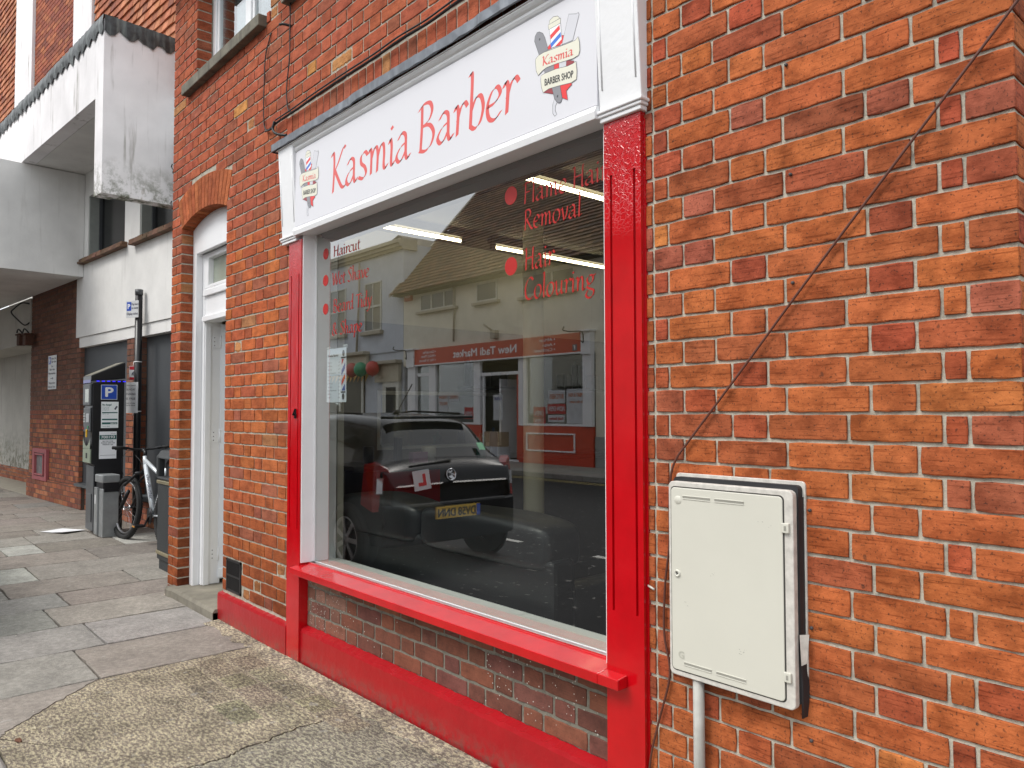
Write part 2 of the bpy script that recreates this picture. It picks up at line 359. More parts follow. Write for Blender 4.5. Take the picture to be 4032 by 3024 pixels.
# ================= materials used =================
def mortar_mat(name, col):
    m, n, b, o = new_mat(name); v = coords(n)
    c = ramp(n, noise(n, v, 25, 4, .7), [(.3, g(.55)), (.55, g(1)), (.8, g(1.15))])
    n.links.new(mulmix(n, (*col, 1), c), b.inputs['Base Color']); b.inputs['Roughness'].default_value = .95
    bump(n, b, noise(n, v, 160, 3), .6, .004); MATS[name] = m; return m
m_brick = attr_mat('orange_brick', rough=.92, spec=.12, stain=.34, speck=.62, scratch=.75, spk_scale=140, bmp=.6, grimy=.75)
m_brick_mid = attr_mat('red_brick', rough=.92, spec=.15, stain=.24, speck=.5, spk_scale=150, scratch=.55, grime=(0.12, .95, .85), grimy=.6)
m_brick_b2 = attr_mat('brown_brick', stain=.25, speck=.3, scratch=.25)
m_brick_low = attr_mat('stall_brick', stain=.35, speck=.3, scratch=.2)
m_mortar = mortar_mat('pale_mortar', (.47, .435, .355))
m_mortar_mid = mortar_mat('mid_mortar', (.42, .385, .31))
m_mortar_d = mortar_mat('dark_mortar', (.11, .09, .075))
m_white = mat('white_gloss_paint', (.79, .79, .80), .32, var=.03, bmp=.25, bs=40)
m_whitesatin = mat('white_satin_paint', (.70, .715, .735), .45, var=.03, bmp=.15, bs=30)
def red_mat():
    m, n, b, o = new_mat('red_gloss_paint'); v = coords(n)
    c = ramp(n, noise(n, v, 7, 4), [(.3, (.42, .0010, .0045)), (.7, (.53, .0015, .0065))])
    n.links.new(c, b.inputs['Base Color']); b.inputs['Roughness'].default_value = .2; b.inputs['Coat Weight'].default_value = .3; b.inputs['Coat Roughness'].default_value = .08
    p = bump(n, None, noise(n, coords(n, (1, 1, .35)), 26, 3, .5), .30, .006)
    vo = N(n, 'ShaderNodeTexVoronoi', feature='DISTANCE_TO_EDGE'); vo.inputs['Scale'].default_value = 55
    v3 = mulmix(n, v, noise(n, v, 12, 3), .12, 'ADD'); n.links.new(v3, vo.inputs['Vector'])
    sx = N(n, 'ShaderNodeSeparateXYZ'); n.links.new(v, sx.inputs[0])
    mr = N(n, 'ShaderNodeMapRange'); mr.inputs[1].default_value = 1.95; mr.inputs[2].default_value = 2.2; n.links.new(sx.outputs[2], mr.inputs[0])
    cr_ = ramp(n, vo.outputs['Distance'], [(0.0, g(1)), (0.12, g(0))])
    hh = mulmix(n, cr_, mr.outputs[0]); bump(n, b, hh, .5, .003, p)
    MATS['red_gloss_paint'] = m; return m
m_red = red_mat()
m_lead = mat('lead_flashing', (.16, .175, .20), .55, .3, var=.3, vs=14, bmp=.4, bs=25, streak=((.30, .32, .35), .5))
m_signwhite = mat('sign_face_white', (.68, .675, .71), .30, var=.01, vs=2)
m_coral = mat('coral_lettering', (.70, .09, .08), .35, var=.03)
m_redvinyl = mat('red_vinyl', (.42, .010, .007), .4, var=.05)
m_black = mat('black_paint', (.012, .012, .014), .35, var=.2)
m_stone = mat('weathered_stone', (.17, .155, .12), .9, var=.45, vs=9, bmp=.8, bs=50, streak=((.06, .055, .045), .7))
m_upvc = mat('white_plastic_window', (.80, .81, .83), .3, var=.02)
m_creamwall = mat('interior_cream_wall', (.62, .58, .44), .8, var=.05)
m_dark = mat('dark_void', (.02, .02, .022), .8, var=.1)

def glass_mat(name, tint, refl, rough=0.0):
    m = bpy.data.materials.new(name); m.use_nodes = True; n = m.node_tree; n.nodes.clear()
    o = n.nodes.new('ShaderNodeOutputMaterial'); lw = N(n, 'ShaderNodeLayerWeight'); lw.inputs[0].default_value = .5
    pw = N(n, 'ShaderNodeMath', operation='POWER'); pw.inputs[1].default_value = 3.0; n.links.new(lw.outputs['Facing'], pw.inputs[0])
    f = N(n, 'ShaderNodeMath', operation='MULTIPLY_ADD'); f.inputs[1].default_value = 1 - refl; f.inputs[2].default_value = refl; n.links.new(pw.outputs[0], f.inputs[0])
    gl = N(n, 'ShaderNodeBsdfGlossy'); gl.inputs['Roughness'].default_value = rough; gl.inputs['Color'].default_value = (1, 1, 1, 1)
    tr = N(n, 'ShaderNodeBsdfTransparent'); tr.inputs['Color'].default_value = (*tint, 1); ms = N(n, 'ShaderNodeMixShader')
    n.links.new(f.outputs[0], ms.inputs[0]); n.links.new(tr.outputs[0], ms.inputs[1]); n.links.new(gl.outputs[0], ms.inputs[2]); n.links.new(ms.outputs[0], o.inputs[0])
    MATS[name] = m; return m
m_glass = glass_mat('shop_glass', (.86, .89, .86), .28)
m_glass2 = glass_mat('window_glass', (.75, .8, .8), .12)

# ================= BRICK BUILDING =================
bld = thing('brick_building', 'orange brick shop building with a red and white barber shopfront beside a white framed doorway', 'building', (0, 0, 0))
# orange wall to the right of the shopfront
def col_r(x, z, w_):
    c = random.choice([(.50, .142, .049), (.49, .134, .048), (.47, .128, .047), (.52, .150, .050), (.42, .112, .046), (.50, .138, .048)])
    t = random.random()
    if w_ < .13 and t < .5: c = random.choice([(.44, .10, .05), (.40, .115, .07), (.42, .09, .045)])
    elif t < .06: c = (.38, .10, .05)
    elif t > .985: c = (.58, .20, .06)
    if random.random() < .07: c = mixc(c, (.25, .075, .04), .45)
    if z < 1.5: c = mixc(c, (.42, .112, .035), .3)
    return jcol(c, .09)
def joints_r(row):
    base = [-.1125, 0, .1125, .3375, .5625, .675, .893 + .0048] if row % 2 == RPAR else [-.20, -.1125, -.056, .169, .281, .506, .731, .787, .893 + .0048]
    return [-.5] + base
# centre rows with a header at X=0..0.1125 sit at z = 2.62 - 0.15*i
RB = 2.62 - .0375; RPAR = 0
k_ = 0
mb = MB()
def joints_rr(row):
    return joints_r(0 if row % 2 == 0 else 1)
wall(mb, -.16, .893, -.1, 3.75, RB - 40 * .075, joints_rr, FA, col_r, j=.0078)
wr = mb.build('wall', m_brick, bld, label='orange brickwork with dark pits to the right of the red pilaster')
mb = MB(); mb.box(-.2, .888, .0065, .5, -.3, 3.8); mb.build('mortar', m_mortar, wr)
mb = MB(); wall(mb, 0.002, .6, -.1, 3.75, RB - 40 * .075, lambda r_: stretcher(r_, 0, 0, .7, .225), FX(.893), col_r)
mb.build('side_wall', m_brick, bld); 
# left wall, upper wall
def col_m(x, z, w_):
    c = random.choice([(.47, .125, .045), (.50, .13, .045), (.44, .11, .045), (.52, .15, .048), (.41, .105, .048)])
    if z > 2.6: c = mixc(c, (.42, .11, .062), .7)
    elif z < 1.5: c = mixc(c, (.42, .125, .04), .5)
    t = random.random()
    if t < .025: c = (.46, .21, .09)
    elif t < .16: c = (.36, .115, .065)
    elif t > .992 and z > 2.7: c = (.58, .26, .08)
    return jcol(c, .11)
def arch_z(x, rise, base): # segmental arch over the door, half span .455 about x = -4.175
    return base + rise * (1 - ((x + 4.175) / .455) ** 2)
def holes_m(z):
    h = []
    if z < 2.80: h.append((-4.63, -3.72))
    elif z < 3.11:
        # extrados .235 above the intrados
        hw = min(.462 + (z - 2.79) * .36, math.sqrt(max(0, 1.662 ** 2 - (z - 1.447) ** 2)) * 1.02); h.append((-4.175 - hw, -4.175 + hw))
    if z < 2.905: h.append((-2.71, -.145))
    elif z < 3.125: h.append((-2.80, -.145))
    if z > 3.86: h.append((-4.343, -3.045)); h.append((-2.745, -1.45))
    if 3.785 < z <= 3.86: h.append((-4.53, -3.10)); h.append((-2.79, -1.40))
    if z < .19: h.append((-3.74, -2.7))
    if .21 < z < .43: h.append((-3.655, -3.405))
    return h
mb = MB()
wall(mb, -4.85, -.13, .0, 4.85, 1.2587 - 40 * .075 - .005, lambda r_: sorted(set([-4.85 - .005, -.13] + [q for q in flemish(r_, -3.616, -4.9, 0) if -4.79 < q < -.16])), FA, col_m, holes_m, seg=.045, j=.0085, spall=.010)
wm = mb.build('wall', m_brick_mid, bld, label='weathered red brickwork around the doorway and over the shopfront')
mb = MB()
for a0, a1, b0, b1 in [(-4.846, -4.634, -.3, 4.8), (-3.716, -2.72, -.3, 2.80), (-4.634, -4.347, 3.04, 4.8), (-3.041, -2.749, 2.9, 4.8), (-4.347, -3.72, 3.05, 3.78), (-3.72, -3.041, 2.86, 3.78), (-2.749, -.14, 2.9, 3.78), (-1.446, -.14, 3.78, 4.8), (-3.716, -3.041, 2.80, 2.86), (-3.041, -2.72, 2.80, 2.9)]:
    mb.box(a0, a1, .005, .10, b0, b1)
mb.box(-4.846, -4.8, .1, 6, -.3, 4.8)
mb.build('mortar', m_mortar_mid, wm)
# reveals: bricks returning into the openings
mb = MB(); wall(mb, .002, .22, .05, 2.80, 1.2587 - 40 * .075 - .005, lambda r_: [-.1, .105 if r_ % 2 else .22, .3], FX(-4.63), lambda x, z, w_: jcol(mixc(col_m(x, z, w_), (.30, .10, .05), .3), .1), seg=.045)
mb.build('reveal', m_brick_mid, bld); mb = MB()
wall(mb, .002, .11, 3.86, 4.85, 1.2587 - 40 * .075 - .005, lambda r_: [-.1, .115], FX(-4.343), col_m, seg=.045)
mb.build('reveal', m_brick_mid, bld)
mb = MB(); mb.box(-4.84, -4.6325, .1, .45, -.3, 2.9); mb.box(-4.6, -4.3465, .1, .3, 3.8, 4.8); mb.build('mortar', m_mortar_mid, wm)
# door arch: voussoirs
mb = MB(); nv = 15
cxa = -4.175; sag = .075; hs_ = .455; Rad = (hs_ ** 2 + sag ** 2) / (2 * sag); cza = 2.79 + sag - Rad; an0 = math.asin(hs_ / Rad)
for i in range(nv):
    t0 = -an0 + 2 * an0 * i / nv; t1 = -an0 + 2 * an0 * (i + 1) / nv; fan = 1.03
    def ap(t, r_): return (cxa + math.sin(t * (1 if r_ < Rad + .01 else fan)) * r_, cza + math.cos(t) * r_)
    cc = jcol(random.choice([(.44, .125, .05), (.47, .14, .055), (.40, .11, .045)]), .12)
    gap = .0035 / Rad
    q = [ap(t0 + gap, Rad), ap(t1 - gap, Rad), ap(t1 - gap, Rad + .236), ap(t0 + gap, Rad + .236)]
    vs = [Vector((a, -.0015 + (0.003 if 0 else 0), b)) for a, b in q] + [Vector((a, .215, b)) for a, b in q]
    mb.add(vs, [(0, 1, 2, 3), (7, 6, 5, 4), (0, 4, 5, 1), (1, 5, 6, 2), (2, 6, 7, 3), (3, 7, 4, 0)], (*cc, random.random()))
ar = mb.build('arch', m_brick_mid, bld, bevel=.002)
mb = MB(); pts = [(cxa + math.sin(-an0 + 2 * an0 * i / 16) * (Rad + .004), cza + math.cos(-an0 + 2 * an0 * i / 16) * (Rad + .004)) for i in range(17)] + [(cxa + math.sin(an0 - 2 * an0 * i / 16) * (Rad + .246) * 1.02, cza + math.cos(an0 - 2 * an0 * i / 16) * (Rad + .246)) for i in range(17)]
mb.prism([(a if abs(a - cxa) < 9 else a, b) for a, b in pts], .004, .21, lambda a, b, d: Vector((a, d, b))); mb.build('mortar', m_mortar_mid, ar)
# soldier course above the shopfront
mb = MB(); x = -2.80
while x < -.16:
    wd = .0655 + random.uniform(-.001, .001); tile(mb, x + .004, x + wd + .005, 2.905, 3.118, FA, col_m(x, 3.0, wd), seg=.04); x += .075
mb.build('soldier_course', m_brick_mid, bld)

# upstairs windows
def up_window(x0, x1, z0, z1, sx0, sx1):
    w_ = MB(); y0, y1 = .115, .175
    for a0, a1, b0, b1 in [(x0, x0 + .065, z0, z1), (x1 - .065, x1, z0, z1), (x0 + .065, x1 - .065, z0, z0 + .07)]: w_.box(a0, a1, y0, y1, b0, b1)
    xm = x0 + (x1 - x0) * .52; w_.box(xm - .04, xm + .04, y0, y1, z0 + .07, z1)
    fr = w_.build('window', m_upvc, bld, .006)
    p = MB(); p.box(x0 + .06, xm - .035, .14, .15, z0 + .065, z1 + .1); p.box(xm + .035, x1 - .06, .14, .15, z0 + .065, z1 + .1); p.build('pane', m_glass2, fr)
    s2 = MB()
    for a0, a1 in [(x0 + .068, xm - .043), (xm + .043, x1 - .068)]:
        for b0, b1 in [(a0, a0 + .035), (a1 - .035, a1)]: s2.box(b0, b1, .125, .165, z0 + .073, z1)
        s2.box(a0 + .035, a1 - .035, .125, .165, z0 + .073, z0 + .105)
    s2.build('sash', m_upvc, fr, .004)
    cu = MB(); n_ = 40; L = x1 - x0 - .1
    vs = []; 
    for i in range(n_ + 1):
        xx = x0 + .05 + L * i / n_; yy = .26 + .022 * math.sin(i * 1.3) + .01 * math.sin(i * 2.9)
        vs += [(xx, yy, z0 + .02), (xx, yy, z1)]
    cu.add(vs, [(2 * i, 2 * i + 2, 2 * i + 3, 2 * i + 1) for i in range(n_)], None, True)
    cu.build('curtain', mat('net_curtain', (.55, .60, .60), .9), fr)
    box('window_sill', m_stone, sx0, sx1, -.052, .12, 3.787, 3.862, bld, .006)
up_window(-4.343, -3.045, 3.865, 4.8, -4.525, -3.105)
up_window(-2.745, -1.45, 3.865, 4.8, -2.785, -1.405)
box('upper_floor', m_dark, -4.79, .85, .5, 6, 3.1, 3.4, bld)
box('roof', mat('dark_roof', (.1, .06, .05), .9), -4.95, 1.1, -.25, 6, 4.86, 5.0, bld)

# ---------------- shopfront ----------------
PY = -.02
def pilaster(x0, x1, zt):
    mb = MB(); f0, f1 = x0 + .026, x1 - .022; wg = .010
    zb, z0_, z1_ = -.05, .735, 2.165 if x0 < -1 else 2.18
    # face with two routed flutes: columns between them, solid above and below
    cols = [(x0, f0), (f0 + wg, f1 - wg), (f1, x1)]
    for a, b in cols: mb.box(a, b, PY, .045, z0_, z1_)
    mb.box(f0, f0 + wg, PY + .009, .045, z0_, z1_); mb.box(f1 - wg, f1, PY + .009, .045, z0_, z1_)
    mb.box(x0, x1, PY, .045, zb, z0_); mb.box(x0, x1, PY, .045, z1_, zt)
    return mb.build('pilaster', m_red, bld)
pl = pilaster(-2.71, -2.555, 2.36); pr = pilaster(-.302, -.145, 2.365)
# second thin lip beside each pilaster against the brick
box('lip', m_red, -2.716, -2.7102, -.004, .02, .0, 2.34, pl); box('lip', m_red, -.1448, -.139, -.004, .02, -.05, 2.34, pr)
# 4 on the left pilaster
mb = MB(); text(mb, '4', (-2.632, PY - .0105, 1.352), (1, 0, 0), (0, 0, 1), .052, nrm=(0, -1, 0), bold=.0022)
nb = MB()
for f in mb.f: nb.prism([(mb.v[i][0], mb.v[i][2]) for i in f], 0, .009, lambda a, b, d: Vector((a, PY - .010 + d, b)))
nb.build('house_number', m_black, bld)
# consoles (white blocks either side of the sign), capitals
def console(x0, x1, zb, zt, side):
    mb = MB()
    prof = [(-.030, zb), (.0, zb), (.04, zb), (.04, zt), (-.060, zt)]
    mb.prism([(a, b) for a, b in prof], x0, x1, lambda a, b, d: Vector((d, a, b)))
    c = mb.build('console', m_white, bld, .004)
    mb = MB()
    for xx in ((x0 + .018), (x1 - .018)):   # raised beads either side of the panel
        mb.tube([(xx, -.034, zb + .07), (xx, -.056, zt - .06)], .0035, 6)
    mb.build('bead', m_white, c)
    mb = MB() # moulded capital under it
    for i, (z0, z1, p) in enumerate([(zb - .012, zb, .010), (zb - .024, zb - .012, .004), (zb - .040, zb - .024, -.002)]):
        mb.box(x0 - p, x1 + p, -.030 - p - .004, .03, z0, z1)
    mb.build('capital', m_white, bld, .004, seg=3)
console(-2.785, -2.600, 2.395, 2.905, 0); console(-.312, -.132, 2.402, 2.905, 1)
# fascia frame
sl = lambda z: -.034 - (z - 2.42) * .045
mb = MB(); fx0, fx1 = -2.5995, -.3125
mb.prism([(-.050, 2.377), (-.054, 2.402), (-.044, 2.424), (-.030, 2.428), (.0698, 2.43), (.0698, 2.391)], fx0, fx1, lambda a, b, d: Vector((d, a, b)))
fb = mb.build('fascia', m_white, bld, .002)
mb = MB(); pts = [(.04, 2.852), (-.030, 2.856), (-.040, 2.862), (-.046, 2.872), (-.044, 2.882), (-.055, 2.888), (-.062, 2.897), (-.062, 2.904), (.04, 2.904)]
mb.prism(pts, fx0, fx1, lambda a, b, d: Vector((d, a, b))); mb.build('cornice', m_white, bld, .0015)
# soffit rail down to the glass
# sign board
mb = MB(); mb.prism([(.02, 2.4285), (-.0395, 2.4285), (-.0395, 2.852), (.02, 2.852)], fx0 + .001, fx1 - .001, lambda a, b, d: Vector((d, a, b)))
sg_ = mb.build('sign_board', m_signwhite, bld, label='white sign board with coral calligraphic lettering and a barber emblem at each end')
SY = -.0397
mb = MB(); script(mb, 'Kasmia', (-2.185, SY, 2.536), (1, 0, 0), (0, 0, 1), .124, .745, nrm=(0, -1, 0), nib=.14, step=.00004, minw=.04)
script(mb, 'Barber', (-1.385, SY, 2.536), (1, 0, 0), (0, 0, 1), .124, .67, nrm=(0, -1, 0), nib=.14, step=.00004, minw=.04)
mb.build('lettering', m_coral, sg_)
# emblem
EM = {'razor_a': [(-121, 141), (-118, 158), (-108, 168), (-96, 166), (-78, 154), (-67, 134), (-49, 83), (-96, 79)],
'wire': [(-15, -103), (-4, -124), (-14, -136), (-15, -152), (-7, -168), (-17, -171), (-26, -158), (-26, -127)],
'star_l': [(-51, 93), (-36, 100), (-33, 82), (-49, 83)], 'star_r': [(18, 111), (30, 105), (30, 79), (22, 76)],
'blade': [(56, 172), (93, 158), (101, 160), (105, 152), (74, 72), (22, 76)], 'pole': [(-42, 155), (14, 157), (22, 76), (-33, 84)],
'cap': [(-48, 173), (14, 174), (14, 157), (-45, 156)], 'dome': [(-43, 174), (-40, 187), (-22, 193), (0, 187), (11, 176)],
'mid_g': [(-70, 22), (-16, 22), (-18, -3), (-66, 0)], 'mid_b': [(6, 22), (48, 16), (42, -9), (6, -5)], 'mid_d': [(44, 12), (80, -5), (80, -12), (42, -12)], 'mid_r': [(-18, 20), (6, 20), (6, -6), (-18, -2)],
'under_r': [(-75, -67), (-45, -60), (-28, -62), (-23, -89)], 'tail_r': [(12, -66), (65, -72), (69, -84), (42, -98), (49, -133), (23, -117)], 'razor_b': [(-30, -60), (9, -62), (21, -119), (15, -130), (7, -131), (-4, -124), (-16, -108)],
'ribbon1': [(-115, 62), (-113, 71), (-99, 78), (-71, 80), (17, 71), (63, 67), (88, 66), (101, 74), (107, 51), (108, 23), (103, 9), (76, 6), (-10, 17), (-58, 20), (-81, 15), (-101, 6), (-111, 25)],
'ribbon2': [(-86, -1), (-67, 0), (-10, -3), (50, -13), (75, -13), (90, -10), (94, -45), (92, -73), (67, -77), (7, -68), (-45, -62), (-75, -67), (-83, -45), (-87, -18)]}
EC = {'razor_a': 'grey', 'wire': 'lightgrey', 'star_l': 'red', 'star_r': 'red', 'blade': 'lightgrey', 'pole': 'white', 'cap': 'cream', 'dome': 'cream', 'mid_g': 'grey', 'mid_b': 'lightgrey', 'mid_d': 'maroon', 'mid_r': 'red', 'under_r': 'maroon', 'tail_r': 'red', 'razor_b': 'grey', 'ribbon1': 'cream', 'ribbon2': 'cream'}
EMC = {'grey': (.24, .24, .26), 'lightgrey': (.62, .62, .66), 'red': (.75, .03, .03), 'white': (.85, .85, .88), 'cream': (.74, .72, .60), 'maroon': (.30, .03, .04), 'line': (.05, .05, .06), 'blue': (.03, .16, .62)}
EMK = list(EMC); m_em = [mat('emblem_' + k, EMC[k], .35, var=.02) for k in EMK]
def emblem(cx_, cz_):
    mb = MB(); mi = []
    def poly(pts, z, c, s_=1.0):
        base = len(mb.f); mb.add([(cx_ + a / 1000, SY - z, cz_ + b / 1000) for a, b in pts], [tuple(range(len(pts)))]); mi.append(EMK.index(c))
    lay = .0002
    def outline(pts, z):
        n = len(pts); ar_ = sum(pts[i][0] * pts[(i + 1) % n][1] - pts[(i + 1) % n][0] * pts[i][1] for i in range(n)); sg = 1 if ar_ > 0 else -1
        o2 = []
        for i in range(n):
            a, b, c = pts[i - 1], pts[i], pts[(i + 1) % n]; d1 = Vector((b[0] - a[0], b[1] - a[1])).normalized(); d2 = Vector((c[0] - b[0], c[1] - b[1])).normalized()
            nn = (Vector((d1.y, -d1.x)) + Vector((d2.y, -d2.x))); nn = nn.normalized() if nn.length > .1 else Vector((d1.y, -d1.x))
            o2.append((b[0] + nn.x * 1.7 * sg, b[1] + nn.y * 1.7 * sg))
        poly(o2, z, 'line')
    z = .0002
    for k, pts in EM.items():
        outline(pts, z); poly(pts, z + .00004, EC[k]); z += .00008
        if k == 'pole':
            for q, c in (([(-38, 132), (9, 152), (12, 135), (-36, 115)], 'red'), ([(-37, 100), (15, 124), (17, 107), (-34, 84)], 'blue'), ([(-14, 82), (21, 96), (22, 80), (10, 77)], 'red')): poly(q, z, c)
            z += .00004
        if k in ('razor_a', 'razor_b'):
            hx, hy = ((-94, 138) if k == 'razor_a' else (-1, -104)); poly([(hx + 4 * math.cos(i), hy + 5 * math.sin(i)) for i in [j * .785 for j in range(8)]], z, 'line'); z += .00004
    o = mb.build('emblem', m_em, sg_); o.data.polygons.foreach_set('material_index', mi)
    t = MB(); u = Vector((159, 0, -15)); script(t, 'Kasmia', (cx_ - .080, SY - z, cz_ + .033), u, (0, 0, 1), .0205, .158, nrm=(0, -1, 0), step=.00005, nib=.2)
    t.build('emblem_lettering', m_coral, sg_)
    t = MB(); text(t, 'BARBER SHOP', (cx_ - .066, SY - z - .0001, cz_ - .045), Vector((143, 0, -16)), (0, 0, 1), .025, width=.144, nrm=(0, -1, 0), bold=.0007); t.build('emblem_lettering', m_black, sg_)
emblem(-.50, 2.62); emblem(-2.425, 2.634)
# lead flashing
mb = MB(); n_ = 60; pr_ = [(0.002, 3.018), (-.018, 3.002), (-.058, 2.958), (-.080, 2.950), (-.080, 2.909), (-.072, 2.907)]
vs = []
for i in range(n_ + 1):
    x = -2.835 + (2.835 - .115) * i / n_
    lapz = .004 if (x > -1.9) else 0; lapz += .004 if x > -.9 else 0
    for j, (a, b) in enumerate(pr_): vs.append((x, a - (.0 if j == 0 else lapz) + random.uniform(-.0025, .0025) * (j > 0), b + lapz + random.uniform(-.003, .003) * (j in (1, 2, 4, 5))))
L = len(pr_); fl = MB(); fl.add(vs, [(i * L + j, (i + 1) * L + j, (i + 1) * L + j + 1, i * L + j + 1) for i in range(n_) for j in range(L - 1)], None, False)
fl.add([(-2.835, a, b) for a, b in pr_] + [(-2.835, .002, 2.905)], [tuple(range(L + 1))]); fl.build('flashing', m_lead, bld)
box('cornice_top', m_white, -2.80, -.12, -.068, .04, 2.9045, 2.9065, bld)

# shop window: jamb, glazing, inner board
GY = .07
box('window_jamb', m_white, -2.5545, -2.5455, -.012, .20, .553, 2.3925, bld)
box('window_jamb', m_white, -.3115, -.3025, -.012, .20, .553, 2.3925, bld)
gpm = MB(); gpm.quad((-2.545, GY, .55), (-.312, GY, .55), (-.312, GY, 2.40), (-2.545, GY, 2.40)); gp = gpm.build('glass_pane', m_glass, bld, label='large clear shop window pane reflecting the street')
mb = MB()
for a, b_, t0, t1 in [(-2.545, -2.538, .556, 2.390), (-.319, -.312, .556, 2.390)]: mb.box(a, b_, .060, .069, t0, t1)
mb.box(-2.545, -.312, .0655, .0695, .5517, .5545); mb.build('putty_bead', m_white, bld)
mb = MB() # sill
mb.prism([(-.068, .498), (-.068, .532), (.030, .545), (.0305, .551), (.05, .5515), (.05, .498)], -2.5545, -.3025, lambda a, b, d: Vector((d, a, b)))
for a0, a1 in ((-2.575, -2.5547), (-.3023, -.215)): mb.prism([(-.068, .498), (-.068, .532), (-.0205, .5383), (-.0205, .498)], a0, a1, lambda a, b, d: Vector((d, a, b)))
mb.build('window_sill', m_red, bld, .003)
box('inner_board', mat('pale_inner_board', (.84, .87, .84), .4, var=.02), -2.545, -.312, GY + .002, .215, .49, .5535, bld)
# lettering on the glass
ly = GY - .0015
def gl(s, x0, x1, z, xh):
    gt = MB(); script(gt, s, (x0, ly, z), (1, 0, 0), (0, 0, 1), xh, x1 - x0, nrm=(0, -1, 0), nib=.135, ang=35, shear=.04, minw=.045); gt.build('lettering', m_redvinyl, gp)
gl('Haircut', -2.352, -2.065, 2.236, .036); gl('Wet Shave', -2.365, -1.975, 2.080, .042); gl('Beard Tidy', -2.352, -1.947, 1.930, .042); gl('& Shape', -2.36, -2.04, 1.806, .040)
gl('Flame Hair', -.805, -.36, 2.208, .049); gl('Removal', -.803, -.488, 2.103, .047); gl('Hair', -.80, -.632, 1.944, .052); gl('Colouring', -.80, -.425, 1.828, .050)
for cx_, cz_, r_ in [(-2.437, 2.267, .031), (-2.438, 2.118, .031), (-2.436, 1.958, .031), (-.879, 2.259, .037), (-.879, 1.972, .037)]:
    q = MB(); q.add([(cx_ + r_ * math.cos(i * math.pi / 20), ly, cz_ + r_ * math.sin(i * math.pi / 20)) for i in range(40)], [tuple(range(40))]); q.build('bullet', m_redvinyl, gp)

# stall riser under the window
def col_s(x, z, w_):
    c = random.choice([(.17, .062, .038), (.19, .068, .04), (.14, .052, .036), (.21, .075, .042), (.15, .056, .042)])
    if x < -2.1: c = mixc(c, (.34, .20, .15), random.uniform(.1, .6))
    return jcol(c, .14)
mb = MB(); wall(mb, -2.554, -.303, .0, .505, .2, lambda r_: flemish(r_, -2.35, -2.6, -.2), lambda a, b, h: Vector((a, .032 - h, b)), col_s, j=.012, jit=.0022)
sr = mb.build('stall_riser', m_brick_low, bld, label='dull brown brickwork under the shop window')
box('mortar', mortar_mat('stall_mortar', (.19, .175, .14)), -2.554, -.303, .036, .2, -.1, .4975, sr)
mb = MB(); random.seed(5)
for i in range(260):
    t = random.random(); x = -2.52 + abs(random.gauss(0, .28)) if i % 3 else random.uniform(-1.0, -.32); z = random.uniform(.215, .49)
    if x > -.33: continue
    r_ = random.uniform(.0012, .0035); mb.add([(x + r_ * math.cos(k) * random.uniform(.7, 1.2), .0305, z + r_ * math.sin(k) * random.uniform(.7, 1.2)) for k in [j * 1.047 for j in range(6)]], [tuple(range(6))])
pf = mb.build('paint_fleck', mat('pale_flecks', (.50, .47, .42), .8), sr); pf['kind'] = 'stuff'
# plinths
def plinth(x0, x1, yf, zt, jag):
    mb = MB(); n_ = int((x1 - x0) / .03); vs = []
    for i in range(n_ + 1):
        x = x0 + (x1 - x0) * i / n_; j = random.uniform(-jag, jag)
        vs += [(x, yf + random.uniform(-.0002, .0002), -.05), (x, yf + random.uniform(-.0003, .0003), zt - .03 + j * .3), (x, yf + .005, zt - .012 + j), (x, .034, zt + j * .5), (x, .034, -.05)]
    mb.add(vs, [(i * 5 + j, (i + 1) * 5 + j, (i + 1) * 5 + j + 1, i * 5 + j + 1) for i in range(n_) for j in range(4)] + [(0, 1, 2, 3, 4), tuple(n_ * 5 + q for q in (4, 3, 2, 1, 0))])
    return mb.build('plinth', m_redm, bld)
m_redm = mat('red_masonry_paint', (.37, .0035, .009), .35, var=.12, vs=6, bmp=.5, bs=30, coat=.1)
def splash(m, z1, col, amt):   # mud splashed on the lowest centimetres
    n = m.node_tree; b = [x for x in n.nodes if x.type == 'BSDF_PRINCIPLED'][0]; src = b.inputs['Base Color'].links[0].from_socket
    tcx = N(n, 'ShaderNodeTexCoord'); sx = N(n, 'ShaderNodeSeparateXYZ'); n.links.new(tcx.outputs['Object'], sx.inputs[0]); mr = N(n, 'ShaderNodeMapRange')
    for i_, q_ in ((1, 0), (2, z1), (3, 1), (4, 0)): mr.inputs[i_].default_value = q_
    n.links.new(sx.outputs[2], mr.inputs[0]); nn = ramp(n, noise(n, tcx.outputs['Object'], 24, 6, .75), [(.40, g(0)), (.62, g(1))])
    n.links.new(mulmix(n, src, col, mulmix(n, mulmix(n, mr.outputs[0], nn), g(amt)), 'MIX'), b.inputs['Base Color'])
splash(m_redm, .11, (.10, .075, .06, 1), .8); splash(m_red, .09, (.10, .075, .06, 1), .8)
plinth(-3.742, -2.7105, -.024, .196, .003); plinth(-2.554, -.303, -.008, .205, .006)
# air vent
mb = MB(); vx0, vx1, vz0, vz1 = -3.65, -3.41, .215, .425
mb.box(vx0, vx1, .012, .03, vz0, vz1)
mb.box(vx0, vx1, -.004, .012, vz1 - .014, vz1); mb.box(vx0, vx1, -.004, .012, vz0, vz0 + .014); mb.box(vx0, vx0 + .014, -.004, .012, vz0, vz1); mb.box(vx1 - .014, vx1, -.004, .012, vz0, vz1); mb.box(vx0 + .014, vx1 - .014, -.004, .012, .313, .325)
for i in range(14): x = vx0 + .022 + i * .0148; mb.box(x, x + .006, -.003, .012, vz0 + .014, vz1 - .014)
mb.build('air_vent', m_black, bld)
